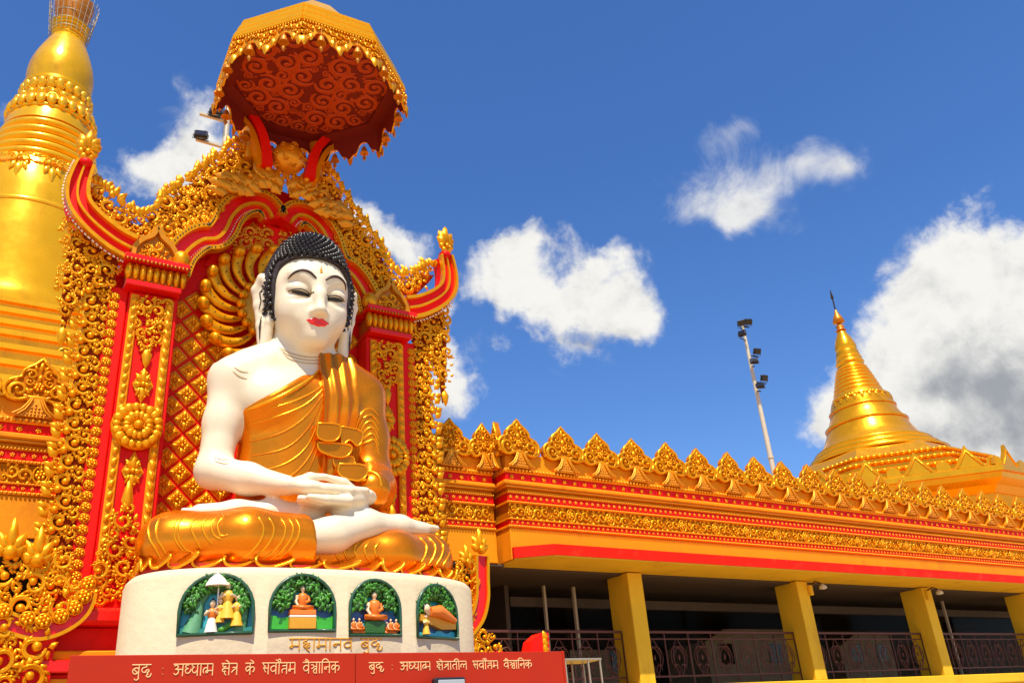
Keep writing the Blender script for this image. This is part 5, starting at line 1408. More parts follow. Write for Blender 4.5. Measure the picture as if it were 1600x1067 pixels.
# ------------------------------------------------------------------ Devanagari lettering as strokes
D = lambda x: [(x, 1), (x, 0)]
VA = [[(.52, .62), (.34, .74), (.13, .62), (.08, .42), (.22, .24), (.42, .30), (.52, .46)], D(.52)]
TA = [[(.50, .64), (.26, .64), (.10, .48), (.12, .24), (.22, .08)], D(.50)]
NA = [[(.52, .56), (.22, .56), (.09, .50), (.10, .36), (.22, .36), (.25, .50)], D(.52)]
MA = [[(.16, 1), (.16, .44), (.06, .38), (.06, .26), (.17, .26), (.22, .40)], [(.16, .42), (.58, .42)], D(.58)]
GL = {
 'ma': (MA, .72), 'va': (VA, .66), 'ta': (TA, .64), 'na': (NA, .66),
 'ha': ([[(.30, 1), (.30, .84), (.14, .78), (.12, .64), (.30, .58), (.50, .62)], [(.30, .58), (.12, .46), (.20, .26), (.42, .28), (.48, .42), (.34, .44), (.24, .28), (.34, .06), (.48, -.08)]], .62),
 'aa': ([D(.12)], .26), 'ba': (VA + [[(.16, .62), (.44, .32)]], .66),
 'u': ([[(-.14, .02), (-.12, -.14), (-.28, -.26), (-.44, -.14)]], 0.0),
 'ddha': ([[(.40, 1), (.40, .82), (.16, .74), (.08, .52), (.22, .36), (.40, .40)], [(.36, .40), (.44, .56), (.58, .56), (.60, .42), (.46, .34)], [(.46, .34), (.56, .22), (.44, .10), (.56, -.04), (.74, .06), (.80, .30)]], .90),
 ':': ([[(.18, .70), (.20, .66)], [(.18, .22), (.20, .18)]], .42),
 'a': ([[(.08, .84), (.24, .92), (.38, .80), (.30, .62), (.16, .58)], [(.16, .58), (.38, .52), (.40, .28), (.22, .12), (.05, .24)], [(.32, .56), (.74, .56)], D(.74)], .88),
 'dhya': ([[(.30, .92), (.10, .88), (.08, .70), (.28, .62)], [(.28, .62), (.08, .52), (.12, .26), (.34, .24), (.48, .46), (.48, .60)], [(.56, 1), (.58, .84), (.74, .74), (.60, .60), (.62, .36), (.80, .24), (.98, .44)], D(1.0)], 1.14),
 'tma': ([[(.38, .66), (.18, .64), (.06, .46), (.10, .20)], [(.38, 1), (.38, .44), (.28, .38), (.28, .26), (.39, .26), (.44, .40)], [(.38, .42), (.80, .42)], D(.80)], .94),
 'ksha': ([[(.22, 1), (.10, .84), (.20, .70), (.36, .78), (.22, .60), (.08, .44), (.18, .30), (.34, .36), (.26, .16), (.40, .0)], [(.22, .58), (.62, .58)], D(.62)], .76),
 'e': ([[(-.14, 1), (-.24, 1.16), (-.44, 1.28)]], 0.0), 'ai': ([[(-.14, 1), (-.22, 1.18), (-.42, 1.30)], [(-.14, 1), (-.34, 1.12), (-.50, 1.14)]], 0.0),
 'tra': ([[(.50, .66), (.14, .64)], [(.50, .62), (.26, .44), (.08, .22)], D(.50)], .64),
 'ka': ([D(.40), [(.40, .60), (.22, .72), (.06, .52), (.16, .30), (.40, .52)], [(.40, .56), (.60, .68), (.76, .54), (.70, .30), (.60, .24)]], .84),
 'sa': ([[(.12, 1), (.14, .82), (.30, .72), (.14, .58), (.14, .56), (.32, .18)], [(.14, .54), (.54, .54)], D(.54)], .68),
 'reph': ([[(-.12, 1), (-.02, 1.16), (-.10, 1.32), (-.22, 1.26)]], 0.0),
 'tta': ([[(.52, .74), (.14, .72)], [(.52, .46), (.26, .46), (.12, .32), (.16, .10)], D(.52)], .66),
 'gya': ([[(.08, .78), (.28, .74), (.30, .52), (.10, .44)], [(.28, .62), (.58, .62)], D(.58), [(.58, .48), (.32, .26), (.34, .08), (.52, .0)]], .72),
 'i_': ([D(.10), [(.10, 1), (.20, 1.24), (.48, 1.28), (.72, 1.02)]], .24),
 'ii': ([D(.12), [(-.38, 1.0), (-.26, 1.24), (0, 1.26), (.12, 1)]], .26),
 'la': ([[(.08, .26), (.08, .54), (.24, .68), (.36, .52), (.36, .26)], [(.36, .52), (.50, .66), (.66, .60)], D(.66)], .80),
}
W1 = [['ba', 'u', 'ddha'], [':'], ['a', 'dhya', 'aa', 'tma'], ['ksha', 'e', 'tra'], ['ka', 'e'], ['sa', 'va', 'aa', 'e', 'reph', 'tta', 'ma'], ['va', 'ai', 'gya', 'aa', 'i_', 'na', 'ka']]
W2 = [['ba', 'u', 'ddha'], [':'], ['a', 'dhya', 'aa', 'tma'], ['ksha', 'e', 'tra', 'aa', 'ta', 'ii', 'la'], ['sa', 'va', 'aa', 'e', 'reph', 'tta', 'ma'], ['va', 'ai', 'gya', 'aa', 'i_', 'na', 'ka']]
W0 = [['ma', 'ha', 'aa', 'ma', 'aa', 'na', 'va'], ['ba', 'u', 'ddha']]
def set_text(words, to_world, length, height, r, mt, parent, name, gap=.55):
    tot = sum(sum(GL[g_][1] for g_ in w) for w in words) + gap * (len(words) - 1); k = length / tot; x = 0
    for w in words:
        x0 = x; mb = MB()
        for g_ in w:
            st, adv = GL[g_]
            for s_ in st:
                pl = spline([(*p, 0) for p in s_], 4) if len(s_) > 2 else [(*p, 0) for p in s_]
                mb.tube([to_world((x + p[0]) * k, p[1] * height) for p in pl], r, 5)
            x += adv
        if w != [':']: mb.tube([to_world(x0 * k, height), to_world((x0 + (x - x0) * .5) * k, height), to_world(x * k - .02, height)], r, 5)
        mb.build(name, mt, parent); x += gap
# on the pedestal: follow its curve
a0, _ = hit_ped(455, 1014); b0, _ = hit_ped(600, 1016); zb = a0.z
def arcpos(u):
    lo_, hi_ = 452.0, 600.0; return lo_ + (hi_ - lo_) * u
row = []
for k in range(61):
    q, _ = hit_ped(440 + 170 * k / 60, 1000); row.append(Vector((q.x, q.y, 0)))
cum = [0]
for k in range(60): cum.append(cum[-1] + (row[k + 1] - row[k]).length)
sA = np.interp(452, [440 + 170 * k / 60 for k in range(61)], cum); sB = np.interp(599, [440 + 170 * k / 60 for k in range(61)], cum)
zt_ = hit_ped(525, 997)[0].z; zb_ = hit_ped(525, 1015)[0].z
def ped_w(u, v):
    s_ = sA + u; k = int(np.clip(np.searchsorted(cum, s_) - 1, 0, 59)); f_ = (s_ - cum[k]) / (cum[k + 1] - cum[k]); p = row[k].lerp(row[k + 1], f_)
    d = (row[k + 1] - row[k]).normalized(); return (p.x + d.y * .004, p.y - d.x * .004, zb_ + v)
set_text(W0, ped_w, sB - sA, zt_ - zb_, .0085, 'letter_gold', ped, 'lettering', .45)

# ------------------------------------------------------------------ red notice board
YB = 10.0
(xa, zt), (xb, _) = at(111, 1022, YB), at(878, 1018, YB); xm = at(556, 1030, YB)[0]; zt = 2.86
board = thing('notice_board', 'wide red board with cream Devanagari lettering in front of the pedestal', 'sign', ((xa + xb) / 2, YB, 0))
for x0, x1 in ((xa, xm - .004), (xm + .004, xb)):
    mb = MB(); mb.box(x0, x1, YB, YB + .05, 1.25, zt, 0, .006); mb.build('board_panel', 'board_red', board)
mb = MB(); mb.box(xb + .002, xb + .035, YB - .005, YB + .055, 1.2, zt + .005, 0, .004); mb.build('board_edge', 'board_red', board)
for x in (xa + .3, xm - .1, xb - .4):
    mb = MB(); mb.box(x, x + .08, YB + .06, YB + .14, 0, 2.6, 0, .006); mb.build('board_leg', 'iron', board)
for words, p0, p1, yt, yb in ((W1, 205, 531, 1036, 1054), (W2, 576, 832, 1033, 1046)):
    (x0, za), (x1, _) = at(p0, yb, YB), at(p1, yb, YB); zc = at((p0 + p1) / 2, yt, YB)[1]; za = at((p0 + p1) / 2, yb, YB)[1]
    set_text(words, lambda u, v, x0=x0, za=za: (x0 + u, YB - .003, za + v), x1 - x0, zc - za, .0062, 'letter_cream', board, 'lettering')
# small black framed plaque, no lamp, at the foot of the board
(x0, z0), (x1, _) = at(679, 1058, 9.8), at(727, 1058, 9.8)
t = thing('framed_plaque', 'black framed grey panel at the lower edge in front of the red board', 'lamp', ((x0 + x1) / 2, 9.8, 0))
mb = MB(); mb.box(x0, x1, 9.78, 9.90, z0 - .28, z0, 0, .02); mb.build('plaque_frame', 'lamp_black', t)
mb = MB(); mb.box(x0 + .03, x1 - .03, 9.755, 9.779, z0 - .25, z0 - .03, 0, .008); mb.build('plaque_panel', 'lamp_glass', t)
mb = MB(); mb.box((x0 + x1) / 2 - .03, (x0 + x1) / 2 + .03, 9.80, 9.86, 0, z0 - .28); mb.build('plaque_post', 'lamp_black', t)
# pale metal stand behind the right end of the board
(x0, z0), (x1, z1) = at(882, 1028, 11.4), at(940, 1026, 11.4)
t = thing('metal_stand', 'pale tubular metal stand behind the right end of the red board', 'stand', ((x0 + x1) / 2, 11.6, 0))
mb = MB(); mb.box(x0, x1, 11.4, 11.9, z0 - .03, z0, 0, .006); mb.build('stand_top', 'steel_pale', t)
for x in (x0 + .02, (x0 + x1) / 2 + .1, x1 - .03):
    for y in (11.42, 11.86): mb = MB(); mb.tube([(x, y, z0 - .03), (x + .05, y, 0)], .018, 6); mb.build('stand_leg', 'steel_pale', t)

# ------------------------------------------------------------------ canopy over the statue
CC = Vector((4.22, 12.0, 13.0)); CR = 1.66; PH = math.radians(-116)
can = thing('canopy', 'gold eight-sided umbrella canopy with fringe and bells above the statue', 'canopy', CC)
def octo(r, z): return [(CC.x + r * math.cos(PH + k * PI / 4), CC.y + r * math.sin(PH + k * PI / 4), z) for k in range(8)]
def ring_wall(r0, z0, r1, z1, th, nm, mt):
    mb = MB(); mb.loft([octo(r0, z0), octo(r1, z1), octo(r1 - th, z1), octo(r0 - th, z0)], 0, False, False, True); return mb.build(nm, mt, can)
tiers = []
for k in range(3): tiers.append(ring_wall(CR + .02 - .07 * k, 12.98 + .19 * k, CR - .03 - .07 * k, 13.16 + .19 * k, .09, 'tier', 'stupa_gold'))
mb = MB(); mb.loft([octo(CR - .20, 13.54), octo(CR - .5, 13.80), octo(CR - .9, 14.3), octo(.45, 14.75), octo(.2, 14.95), octo(.05, 15.05)], 0, False, True); mb.build('roof', 'stupa_gold', can)
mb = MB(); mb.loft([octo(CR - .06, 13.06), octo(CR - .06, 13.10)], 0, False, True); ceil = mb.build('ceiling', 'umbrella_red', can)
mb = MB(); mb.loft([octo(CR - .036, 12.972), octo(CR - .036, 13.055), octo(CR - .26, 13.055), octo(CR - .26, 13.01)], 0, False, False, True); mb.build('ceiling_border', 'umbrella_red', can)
# flat scrolls on the ceiling, mirrored about its middle
oc = [(x - CC.x, y - CC.y) for x, y, z in octo(CR - .26, 0)]; fg = random.Random(4)
half = [p for p in ((1.30, -.62), (.62, -1.28), (.02, -1.36), (.02, 1.36), (.55, 1.28), (1.22, .66))]
for x, y, r in pack(half[::-1], (.24, .20, .165, .135, .11, .085, .06, .045), 900, .8, .84, 9):
    fs = MB(); ph = fg.uniform(0, 6.28)
    if r > .07:
        volute(fs, (0, 0), .86, ph, 1.45, .24, .16, .10, 1, 0, 26, 0, .26)
        for q in range(3): t = ph + 1.2 + q * 1.5; leaf(fs, .55 * math.cos(t), .55 * math.sin(t), t + .9, .7, .34, .10, curl=.3)
    else: leaf(fs, 0, -.6, fg.uniform(0, 6.28), 1.5, .8, .12)
    me = fs.mesh('ceiling_scroll', ['umbrella_scroll'])
    for s_ in (-1, 1): put(me, 'ceiling_scroll', (CC.x + s_ * x, CC.y + y, 13.058), ceil, (PI / 2, 0, 0), (s_ * r * 1.12, r, r * 1.12))
# fringe panels with relief and bells
bell = MB(); bell.lathe([(.012, .12), (.03, .11), (.045, .07), (.055, .02), (.072, -.01), (.06, -.01), (.0, .0)], 10); bell.tube([(0, 0, .12), (0, 0, .26)], .006, 4); bell.lathe([(.004, -.16), (.035, -.10), (.004, -.05)], 6); bell.tube([(0, 0, -.06), (0, 0, .0)], .006, 4)
BELL = bell.mesh('bell', ['gold_dark'])
for k in range(8):
    a, b = Vector(octo(CR, 12.98)[k]), Vector(octo(CR, 12.98)[(k + 1) % 8]); tt = (b - a).normalized(); nn = Vector((tt.y, -tt.x, 0)); L_ = (b - a).length
    if nn.dot(a - CC) < 0: nn = -nn
    n3 = 2; up = Vector((0, 0, 1)); low = []
    for j in range(41):
        u = j / 40; v_ = abs(math.cos(2 * PI * u)); low.append((u, .16 + .32 * v_ ** 1.3 + .025 * math.cos(2 * PI * u * 8)))
    mb = MB()
    def q3(u, d, o): return tuple(a + tt * (u * L_) - up * d + nn * (o + .10 * d))
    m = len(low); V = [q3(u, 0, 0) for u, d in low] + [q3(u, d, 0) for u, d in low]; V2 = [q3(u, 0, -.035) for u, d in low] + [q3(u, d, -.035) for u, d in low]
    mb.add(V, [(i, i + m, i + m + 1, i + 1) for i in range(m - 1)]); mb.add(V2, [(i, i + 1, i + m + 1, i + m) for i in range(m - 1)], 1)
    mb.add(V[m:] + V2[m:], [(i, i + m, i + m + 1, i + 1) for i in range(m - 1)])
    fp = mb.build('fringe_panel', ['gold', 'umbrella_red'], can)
    rl = MB()
    for j in range(3):
        cx_ = min(max(j / 2 * L_, .02), L_ - .02)
        for (x_, z_, r_) in ((0, -.17, .085), (-.12, -.12, .06), (.12, -.12, .06), (-.22, -.09, .055), (.22, -.09, .055), (0, -.32, .055), (-.09, -.25, .045), (.09, -.25, .045), (-.3, -.08, .045), (.3, -.08, .045)):
            if not -.01 < cx_ + x_ < L_ + .01: continue
            volute(rl, (cx_ + x_, z_), r_, x_ * 20, 1.1, .3, .16, .5, 1 if x_ >= 0 else -1, 0, 9, 0)
        leaf(rl, cx_, -.36, -PI / 2, .26, .13, .05)
        for x_ in (-.12, .12):
            if 0 < cx_ + x_ < L_: leaf(rl, cx_ + x_, -.26, -PI / 2, .2, .09, .04)
    for j in range(int(L_ / .05)): rl.ball(((j + .5) * .05, -.01, -.02), .024, 5, 4)
    rl.v = [tuple(a + tt * v[0] + up * v[2] + nn * (-v[1] + .012 - .10 * v[2])) for v in rl.v]
    rl.build('fringe_relief', 'gold', can, kind='stuff')
    for j in (0, 1):
        u = (j + .5) / 2; p = a + tt * (u * L_) - up * .42 + nn * .03; put(BELL, 'bell', tuple(p), can, (0, 0, rnd.uniform(0, 3)), (1.25, 1.25, 1.25))
    # rolled ridges along the tiers
    for q in range(3):
        for h_, rr, off_ in ((.03, .026, .02), (.10, .022, .008), (.16, .018, -.012)):
            r_ = CR + .02 - .07 * q; aa, bb = Vector(octo(r_, 12.98 + .19 * q + h_)[k]), Vector(octo(r_, 12.98 + .19 * q + h_)[(k + 1) % 8])
            rl = MB(); n4 = 24; rl.tube([tuple(aa + (bb - aa) * (j / n4) + nn * (off_ - .012)) for j in range(n4 + 1)], [rr * (1 + .16 * (j % 2)) for j in range(n4 + 1)], 6)
            rl.build('tier_ridge', 'stupa_gold', can)
mb = MB(); mb.lathe([(.16, 12.2), (.13, 12.5), (.16, 12.8), (.2, 13.05)], 10, (3.62, 13.55, 0)); mb.build('support_post', 'gold', can)
mb = MB(); mb.lathe([(.16, 12.2), (.13, 12.5), (.16, 12.8), (.2, 13.05)], 10, (4.88, 13.55, 0)); mb.build('support_post', 'gold', can)

# ------------------------------------------------------------------ stupas
def lathe_part(prof, c, nm, mt, parent, n=48): mb = MB(); mb.lathe([(r_ * .94, z_) for r_, z_ in prof] if c[1] == 26.0 else prof, n, c); return mb.build(nm, mt, parent)
def smoothprof(p, k=5): return [(q[0], q[1]) for q in spline([(r, z, 0) for r, z in p], k)]
LS = (0.50, 26.0, 0.0)
st = thing('great_stupa', 'tall bright gold stupa rising at the left edge behind the shrine', 'stupa', (LS[0], LS[1], 0))
def redent(h, s=.35): 
    q = [(h, h - 2 * s), (h, -(h - 2 * s)), (h - s, -(h - 2 * s)), (h - s, -(h - s)), (h - 2 * s, -(h - s)), (h - 2 * s, -h)]
    pts = []
    for k in range(4):
        a = -k * PI / 2; pts += [(LS[0] + x * math.cos(a) - y * math.sin(a), LS[1] + x * math.sin(a) + y * math.cos(a)) for x, y in q[1:]] 
    return pts[::-1]
zt = [5.0, 7.9, 9.2, 10.3, 11.0, 11.6, 12.15, 12.6, 13.05, 13.45]; hs_ = [5.4, 5.1, 4.6, 4.2, 3.75, 3.35, 3.0, 2.75, 2.55]
for i, h in enumerate(hs_):
    mb = MB(); mb.plan(redent(h), zt[i] + .002, zt[i + 1] - .16); mb.build('terrace', 'stupa_gold', st)
    mb = MB(); mb.plan(redent(h + .10), zt[i + 1] - .158, zt[i + 1] - .06); mb.plan(redent(h + .05), zt[i + 1] - .058, zt[i + 1] - .002); mb.build('terrace_cornice', 'stupa_gold', st)
for zv, xv in ((12.9, 1.9),):
    x_, z_ = at(102, 555, LS[1] - 3.38); mb = MB(); mb.lathe([(.20, 0), (.20, -.05), (.17, -.05), (.17, .0)], 20); mb.v = [(x_ + v[0], LS[1] - 3.38 + v[2], z_ + v[1]) for v in mb.v]; mb.build('vent_ring', 'stupa_gold', st)
    mb = MB()
    for k in range(-3, 4): hw = math.sqrt(max(.0, .17 ** 2 - (k * .045) ** 2)); mb.box(x_ - hw, x_ + hw, LS[1] - 3.40, LS[1] - 3.37, z_ + k * .045 - .012, z_ + k * .045 + .012)
    mb.build('vent_grille', 'grille', st)
lathe_part(smoothprof([(2.45, 13.45), (2.46, 13.8), (2.38, 14.2), (2.30, 15.0), (2.22, 16.0), (2.12, 16.9)]) , LS, 'bell_skirt', 'stupa_gold', st, 64)
lathe_part([(2.14, 16.9), (2.16, 16.98), (2.08, 17.05)], LS, 'bell_ring', 'stupa_gold', st, 64)
lathe_part(smoothprof([(2.06, 17.05), (1.98, 17.7), (1.86, 18.3), (1.74, 18.75)]), LS, 'bell', 'stupa_gold', st, 64)
zz = 18.75; r = 1.76
for k in range(5):
    lathe_part(smoothprof([(r - .10, zz), (r - .02, zz + .04), (r + .05, zz + .12), (r + .03, zz + .22), (r - .06, zz + .29), (r - .12, zz + .34)], 3), LS, 'moulding_ring', 'stupa_gold', st, 56); zz += .34; r -= .085
lathe_part(smoothprof([(1.40, zz), (1.36, zz + .25), (1.30, zz + .48)]), LS, 'drum', 'stupa_gold', st, 56); zz += .48
lathe_part([(1.32, zz), (1.36, zz + .06), (1.30, zz + .12)], LS, 'bead_ring', 'stupa_gold', st)
def petals(n, r, z, w, h, d, nm, parent, up=1, mt='stupa_gold'):
    me = MB(); me.ball((0, 0, 0), (w, d, h), 10, 7); me.tube([(w * .98 * math.cos(t * PI / 8), -d * .55, up * h * .98 * math.sin(t * PI / 8) * -1) for t in range(9)], w * .09, 5); me = me.mesh('petal', [mt])
    for k in range(n):
        a = 2 * PI * k / n
        if math.sin(a) > .45: continue
        put(me, nm, (LS[0] + r * math.cos(a), LS[1] + r * math.sin(a), z), parent, (up * .22, 0, a + PI / 2))
petals(26, 1.23, zz + .27, .155, .25, .12, 'lotus_petal', st, -1); lathe_part([(1.24, zz + .12), (1.24, zz + .42), (1.18, zz + .50)], LS, 'lotus_core', 'stupa_gold', st); zz += .50
for k in range(22):
    a = 2 * PI * k / 22
    if math.sin(a) < .45: mb = MB(); mb.ball((LS[0] + 1.08 * math.cos(a), LS[1] + 1.08 * math.sin(a), zz + .14), .14, 10, 7); mb.build('pearl', 'stupa_gold', st)
lathe_part([(1.10, zz), (1.10, zz + .30), (1.16, zz + .33), (1.10, zz + .38)], LS, 'pearl_core', 'stupa_gold', st); zz += .38
petals(24, 1.0, zz + .22, .145, .22, .11, 'lotus_petal', st, 1); lathe_part([(1.02, zz), (1.0, zz + .40)], LS, 'lotus_core', 'stupa_gold', st); zz += .40
lathe_part([(1.05, zz), (1.12, zz + .06), (1.05, zz + .12), (1.10, zz + .18), (1.02, zz + .24)], LS, 'bead_ring', 'stupa_gold', st); zz += .24
lathe_part(smoothprof([(1.00, zz), (1.06, zz + .45), (1.02, zz + .95), (.86, zz + 1.5), (.66, zz + 2.0), (.52, zz + 2.3)]), LS, 'bulb', 'stupa_gold', st); zz += 2.3
for k in range(5): lathe_part([(.50, zz), (.56 + .02 * k, zz + .06), (.50, zz + .12)], LS, 'neck_ring', 'stupa_gold', st, 32); zz += .14
lathe_part([(.46, zz), (.62, zz + .6), (.66, zz + 1.0), (.3, zz + 1.6), (.05, zz + 3.5)], LS, 'crown', 'gold_dark', st, 24)
cg = MB()
for k in range(24):
    a = 2 * PI * k / 24; cg.tube([(LS[0] + .60 * math.cos(a), LS[1] + .60 * math.sin(a), zz - .65), (LS[0] + .72 * math.cos(a), LS[1] + .72 * math.sin(a), zz + .4), (LS[0] + .78 * math.cos(a), LS[1] + .78 * math.sin(a), zz + 1.0)], .012, 4)
for q in range(5):
    rr = .62 + .035 * q; cg.tube([(LS[0] + rr * math.cos(t * PI / 12), LS[1] + rr * math.sin(t * PI / 12), zz - .5 + .33 * q) for t in range(24)], .012, 4, closed=True)
cg.build('crown_cage', 'steel_pale', st)
# hanging leaf ornaments round the bell
for a in (-2.45, -1.95, -1.45, -.95, -.45):
    mb = MB(); R_ = 1.74
    c_ = Vector((LS[0] + R_ * math.cos(a), LS[1] + R_ * math.sin(a), 18.45)); tq = Vector((-math.sin(a), math.cos(a), 0)); nq = Vector((math.cos(a), math.sin(a), 0))
    for s in (-1, 1): volute(mb, (s * .20, .05), .16, .4, 1.1, .3, .15, .4, s, 0, 12); leaf(mb, s * .3, .1, PI / 2 - s * 1.2, .3, .16, .07); leaf(mb, s * .1, -.1, -PI / 2 + s * .4, .35, .16, .08)
    leaf(mb, 0, -.1, -PI / 2, .6, .22, .12); leaf(mb, 0, .05, PI / 2, .2, .2, .1)
    mb.v = [tuple(c_ + tq * v[0] + Vector((0, 0, v[2])) - nq * (v[1] - .03) + nq * (-.10 * v[2])) for v in mb.v]; mb.build('leaf_pendant', 'stupa_gold', st)

RS = (46.1, 30.0, 0.0)
st2 = thing('small_stupa', 'gold ringed stupa with spire beyond the right end of the temple wing', 'stupa', (RS[0], RS[1], 0))
def octr(r, z, ph=PI / 8): return [(RS[0] + r * math.cos(ph + k * PI / 4), RS[1] + r * math.sin(ph + k * PI / 4), z) for k in range(8)]
def oct_part(levels, nm, mt='stupa_far'): mb = MB(); mb.loft([octr(r, z) for r, z in levels], 0, False, True); return mb.build(nm, mt, st2)
oct_part([(8.6, 0), (8.6, 12.2)], 'base_wall', 'ochre_light'); oct_part([(8.7, 12.2), (9.0, 12.5), (9.5, 12.7), (9.55, 12.95)], 'base_cornice'); oct_part([(9.75, 12.952), (9.75, 13.2), (9.4, 13.3)], 'base_cornice')
tri = MB(); tri.prism([(-.75, 0), (.75, 0), (.5, .35), (.2, .75), (0, 1.15), (-.2, .75), (-.5, .35)], -.12, .06); tri.tube([(-.6, -.13, .06), (-.35, -.13, .35), (0, -.13, .85), (.35, -.13, .35), (.6, -.13, .06)], .05, 5); TRI = tri.mesh('pediment', ['stupa_far'])
sm_ = MB(); sm_.prism([(-.35, 0), (.35, 0), (.3, .35), (0, .5), (-.3, .35)], -.08, .05); SMT = sm_.mesh('small_pediment', ['stupa_far'])
for k in range(8):
    a, b = Vector(octr(9.3, 13.3)[k]), Vector(octr(9.3, 13.3)[(k + 1) % 8]); m_ = (a + b) / 2 - Vector((RS[0], RS[1], 13.3)); rz = math.atan2(m_.y, m_.x) + PI / 2
    if math.cos(rz - PI / 2) > .75: continue
    for j in range(3): p = a.lerp(b, (j + .5) / 3); put(TRI, 'pediment', tuple(p), st2, (0, 0, rz))
    for j in range(4): p = a.lerp(b, (j + .02) / 3.04); put(SMT, 'small_pediment', tuple(p), st2, (0, 0, rz))
lv = [(7.4, 13.3), (6.9, 13.9), (6.4, 14.45), (5.9, 14.95), (5.4, 15.4)]
for i in range(4):
    r0, z0 = lv[i]; r1, z1 = lv[i + 1]
    oct_part([(r0, z0), (r0, z0 + (z1 - z0) * .5), (r0 + .12, z0 + (z1 - z0) * .6), (r0 + .12, z0 + (z1 - z0) * .75), (r1 + .2, z1 - .002)], 'terrace')
    sc_ = MB()
    for k in range(8):
        a, b = Vector(octr(r0 + .1, z0 + (z1 - z0) * .55)[k]), Vector(octr(r0 + .1, z0 + (z1 - z0) * .55)[(k + 1) % 8])
        for j in range(15): p = a.lerp(b, (j + .5) / 15); sc_.ball(tuple(p), (.22, .22, .10), 7, 5)
    sc_.build('scallops', 'stupa_far', st2, kind='stuff')
oct_part([(5.3, 15.4), (4.6, 16.0), (4.3, 16.15)], 'bell_foot')
for r0, z0, r1, z1 in ((4.15, 16.15, 3.75, 16.5), (3.72, 16.5, 3.4, 16.85), (3.38, 16.85, 3.1, 17.15)): lathe_part([(r0, z0), (r0 + .05, z0 + .1), (r1 + .05, z1 - .05), (r1, z1)], RS, 'foot_ring', 'stupa_far', st2)
lathe_part(smoothprof([(3.05, 17.15), (2.75, 17.5), (2.5, 17.95), (2.35, 18.3)]), RS, 'bell', 'stupa_far', st2); lathe_part([(2.42, 18.3), (2.45, 18.4), (2.36, 18.46)], RS, 'bell_ring', 'stupa_far', st2)
lathe_part(smoothprof([(2.30, 18.46), (2.05, 18.9), (1.92, 19.25)]), RS, 'bell', 'stupa_far', st2); lathe_part([(1.98, 19.25), (2.0, 19.33), (1.9, 19.4)], RS, 'bell_ring', 'stupa_far', st2)
lathe_part(smoothprof([(1.88, 19.4), (1.78, 19.75), (1.62, 20.1), (1.45, 20.35)]), RS, 'shoulder', 'stupa_far', st2)
for k in range(16):
    a = PI + PI * 1.2 * (k / 15) - .3; mb = MB(); c_ = Vector((RS[0] + 1.80 * math.cos(a), RS[1] + 1.80 * math.sin(a), 19.95)); tq = Vector((-math.sin(a), math.cos(a), 0))
    leaf(mb, 0, 0, -PI / 2, .4, .26, .1); leaf(mb, 0, 0, 0, .26, .16, .08); leaf(mb, 0, 0, PI, .26, .16, .08); mb.v = [tuple(c_ + tq * v[0] + Vector((0, 0, v[2])) + Vector((math.cos(a), math.sin(a), 0)) * (-v[1] - .25 * v[2] - .05)) for v in mb.v]; mb.build('leaf_pendant', 'stupa_far', st2)
zz = 20.35; r = 1.42
for k in range(7): dz_ = .29 - .012 * k; lathe_part(smoothprof([(r - .05, zz), (r + .03, zz + .08), (r, zz + dz_ * .6), (r - .07, zz + dz_)], 3), RS, 'spire_ring', 'stupa_far', st2, 40); zz += dz_; r -= .082
lathe_part(smoothprof([(.84, zz), (.80, zz + .15), (.88, zz + .3), (.76, zz + .5), (.80, zz + .62), (.70, zz + .75)], 3), RS, 'lotus_band', 'stupa_far', st2, 40); zz += .75
lathe_part([(.70, zz), (.74, zz + .1), (.66, zz + .2), (.70, zz + .3), (.62, zz + .4)], RS, 'spire_ring', 'stupa_far', st2, 40); zz += .4
lathe_part(smoothprof([(.62, zz), (.66, zz + .3), (.52, zz + .8), (.34, zz + 1.2), (.22, zz + 1.5)]), RS, 'bulb', 'stupa_far', st2, 40); zz += 1.5
lathe_part([(.34, zz), (.2, zz + .15), (.28, zz + .3), (.14, zz + .4), (.12, zz + .5)], RS, 'crown', 'gold_dark', st2, 16); zz += .5
lathe_part([(.12, zz), (.38, zz + .1), (.30, zz + .4), (.14, zz + .75), (.06, zz + 1.0)], RS, 'crown_vase', 'gold_dark', st2, 16); zz += 1.0
lathe_part([(.05, zz), (.04, zz + .8), (.10, zz + .85), (.02, zz + 1.5)], RS, 'vane_rod', 'bell_dark', st2, 8)

# settle the lower part of the small stupa to its height above the wing roof
for o in st2.children:
    if len(o.data.vertices) and o.data.users == 1:
        for v in o.data.vertices:
            wz = o.location.z + v.co.z
            if wz < 20.35: v.co.z += (wz - 20.35) * .075
    else: o.location.z += (o.location.z - 20.35) * .075

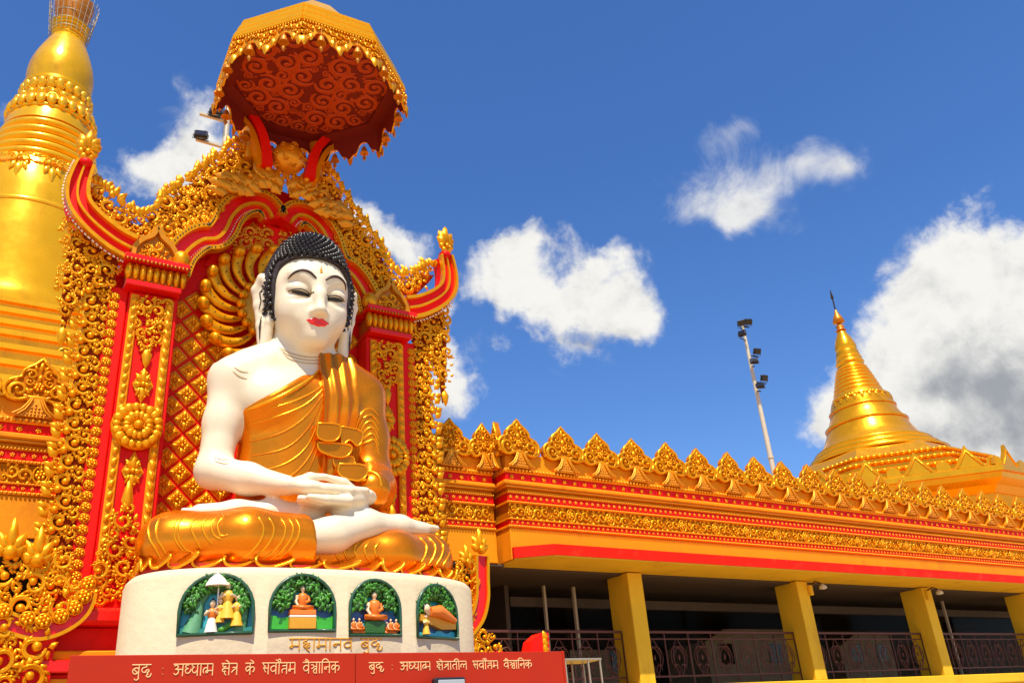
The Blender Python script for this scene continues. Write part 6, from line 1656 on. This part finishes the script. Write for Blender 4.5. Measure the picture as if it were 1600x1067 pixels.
# ------------------------------------------------------------------ floodlight poles
def flood(parent, p, rz, tilt, s=1.0):
    """a square floodlight: housing, glass and bracket"""
    R = Matrix.Rotation(rz, 3, 'Z') @ Matrix.Rotation(tilt, 3, 'X')
    h = MB(); h.box(-.26 * s, .26 * s, -.10 * s, .10 * s, -.20 * s, .20 * s, 0, .03 * s); h.box(-.16 * s, .16 * s, .101 * s, .18 * s, -.12 * s, .12 * s, 0, .02 * s)
    h.v = [tuple(Vector(p) + R @ Vector(v)) for v in h.v]; ho = h.build('floodlight', 'lamp_black', parent)
    g_ = MB(); g_.box(-.22 * s, .22 * s, -.115 * s, -.101 * s, -.16 * s, .16 * s); g_.v = [tuple(Vector(p) + R @ Vector(v)) for v in g_.v]; g_.build('glass', 'dark_glass', ho)
    b = MB(); b.tube([tuple(Vector(p) + R @ Vector(q)) for q in ((-.29 * s, 0, 0), (-.29 * s, 0, -.28 * s), (.29 * s, 0, -.28 * s), (.29 * s, 0, 0))], .018 * s, 5); b.build('bracket', 'lamp_black', ho)
XP = 3.90
p1 = thing('floodlight_pole', 'cream pole with two black floodlights on side arms behind the canopy', 'light pole', (XP, 17.0, 5), 'floodlight poles')
mb = MB(); mb.lathe([(.085, 5.0), (.07, 17.4)], 12, (XP, 17, 0)); mb.build('pole', 'pole_cream', p1)
for (xa_, ya_), (xb_, yb_) in (((352, 196), (312, 177)), ((350, 232), (306, 217))):
    a_ = at(xa_, ya_, 17.0); b_ = at(xb_, yb_, 17.0)
    z_ = a_[1]; mb = MB(); mb.box(b_[0], XP - .08, 16.96, 17.04, b_[1] - .05, b_[1] + .03, 0, .01); mb.build('arm', 'pole_cream', p1)
flood(p1, (at(338, 176, 16.9)[0], 16.9, at(338, 176, 16.9)[1]), -.3, -.5, .62); flood(p1, (at(314, 211, 16.9)[0], 16.9, at(314, 211, 16.9)[1]), -.3, -.4, .58)
XQ = 26.94
p2 = thing('floodlight_pole', 'slender cream pole topped with black floodlights rising behind the wing roof', 'light pole', (XQ, 22, 0), 'floodlight poles')
mb = MB(); mb.lathe([(.14, 0), (.12, 8.0), (.085, 14.5), (.06, 17.6)], 14, (XQ, 22, 0)); mb.build('pole', 'pole_cream', p2)
mb = MB(); mb.lathe([(.125, 11.55), (.125, 11.62)], 14, (XQ, 22, 0)); mb.build('pole_joint', 'pole_cream', p2)
for z_, dx, tl_ in ((17.35, -.50, .4), (16.85, -.62, -.3), (16.15, .25, .5), (15.65, -.15, -.4), (14.95, .35, .4), (14.55, -.10, -.5), (17.5, .05, .7)):
    flood(p2, (XQ + dx * .8, 21.7, z_), -.5 + dx, tl_, .62)
    mb = MB(); mb.tube([(XQ, 22, z_ - .1), (XQ + dx, 21.72, z_ - .25)], .03, 6); mb.build('lamp_arm', 'lamp_black', p2)
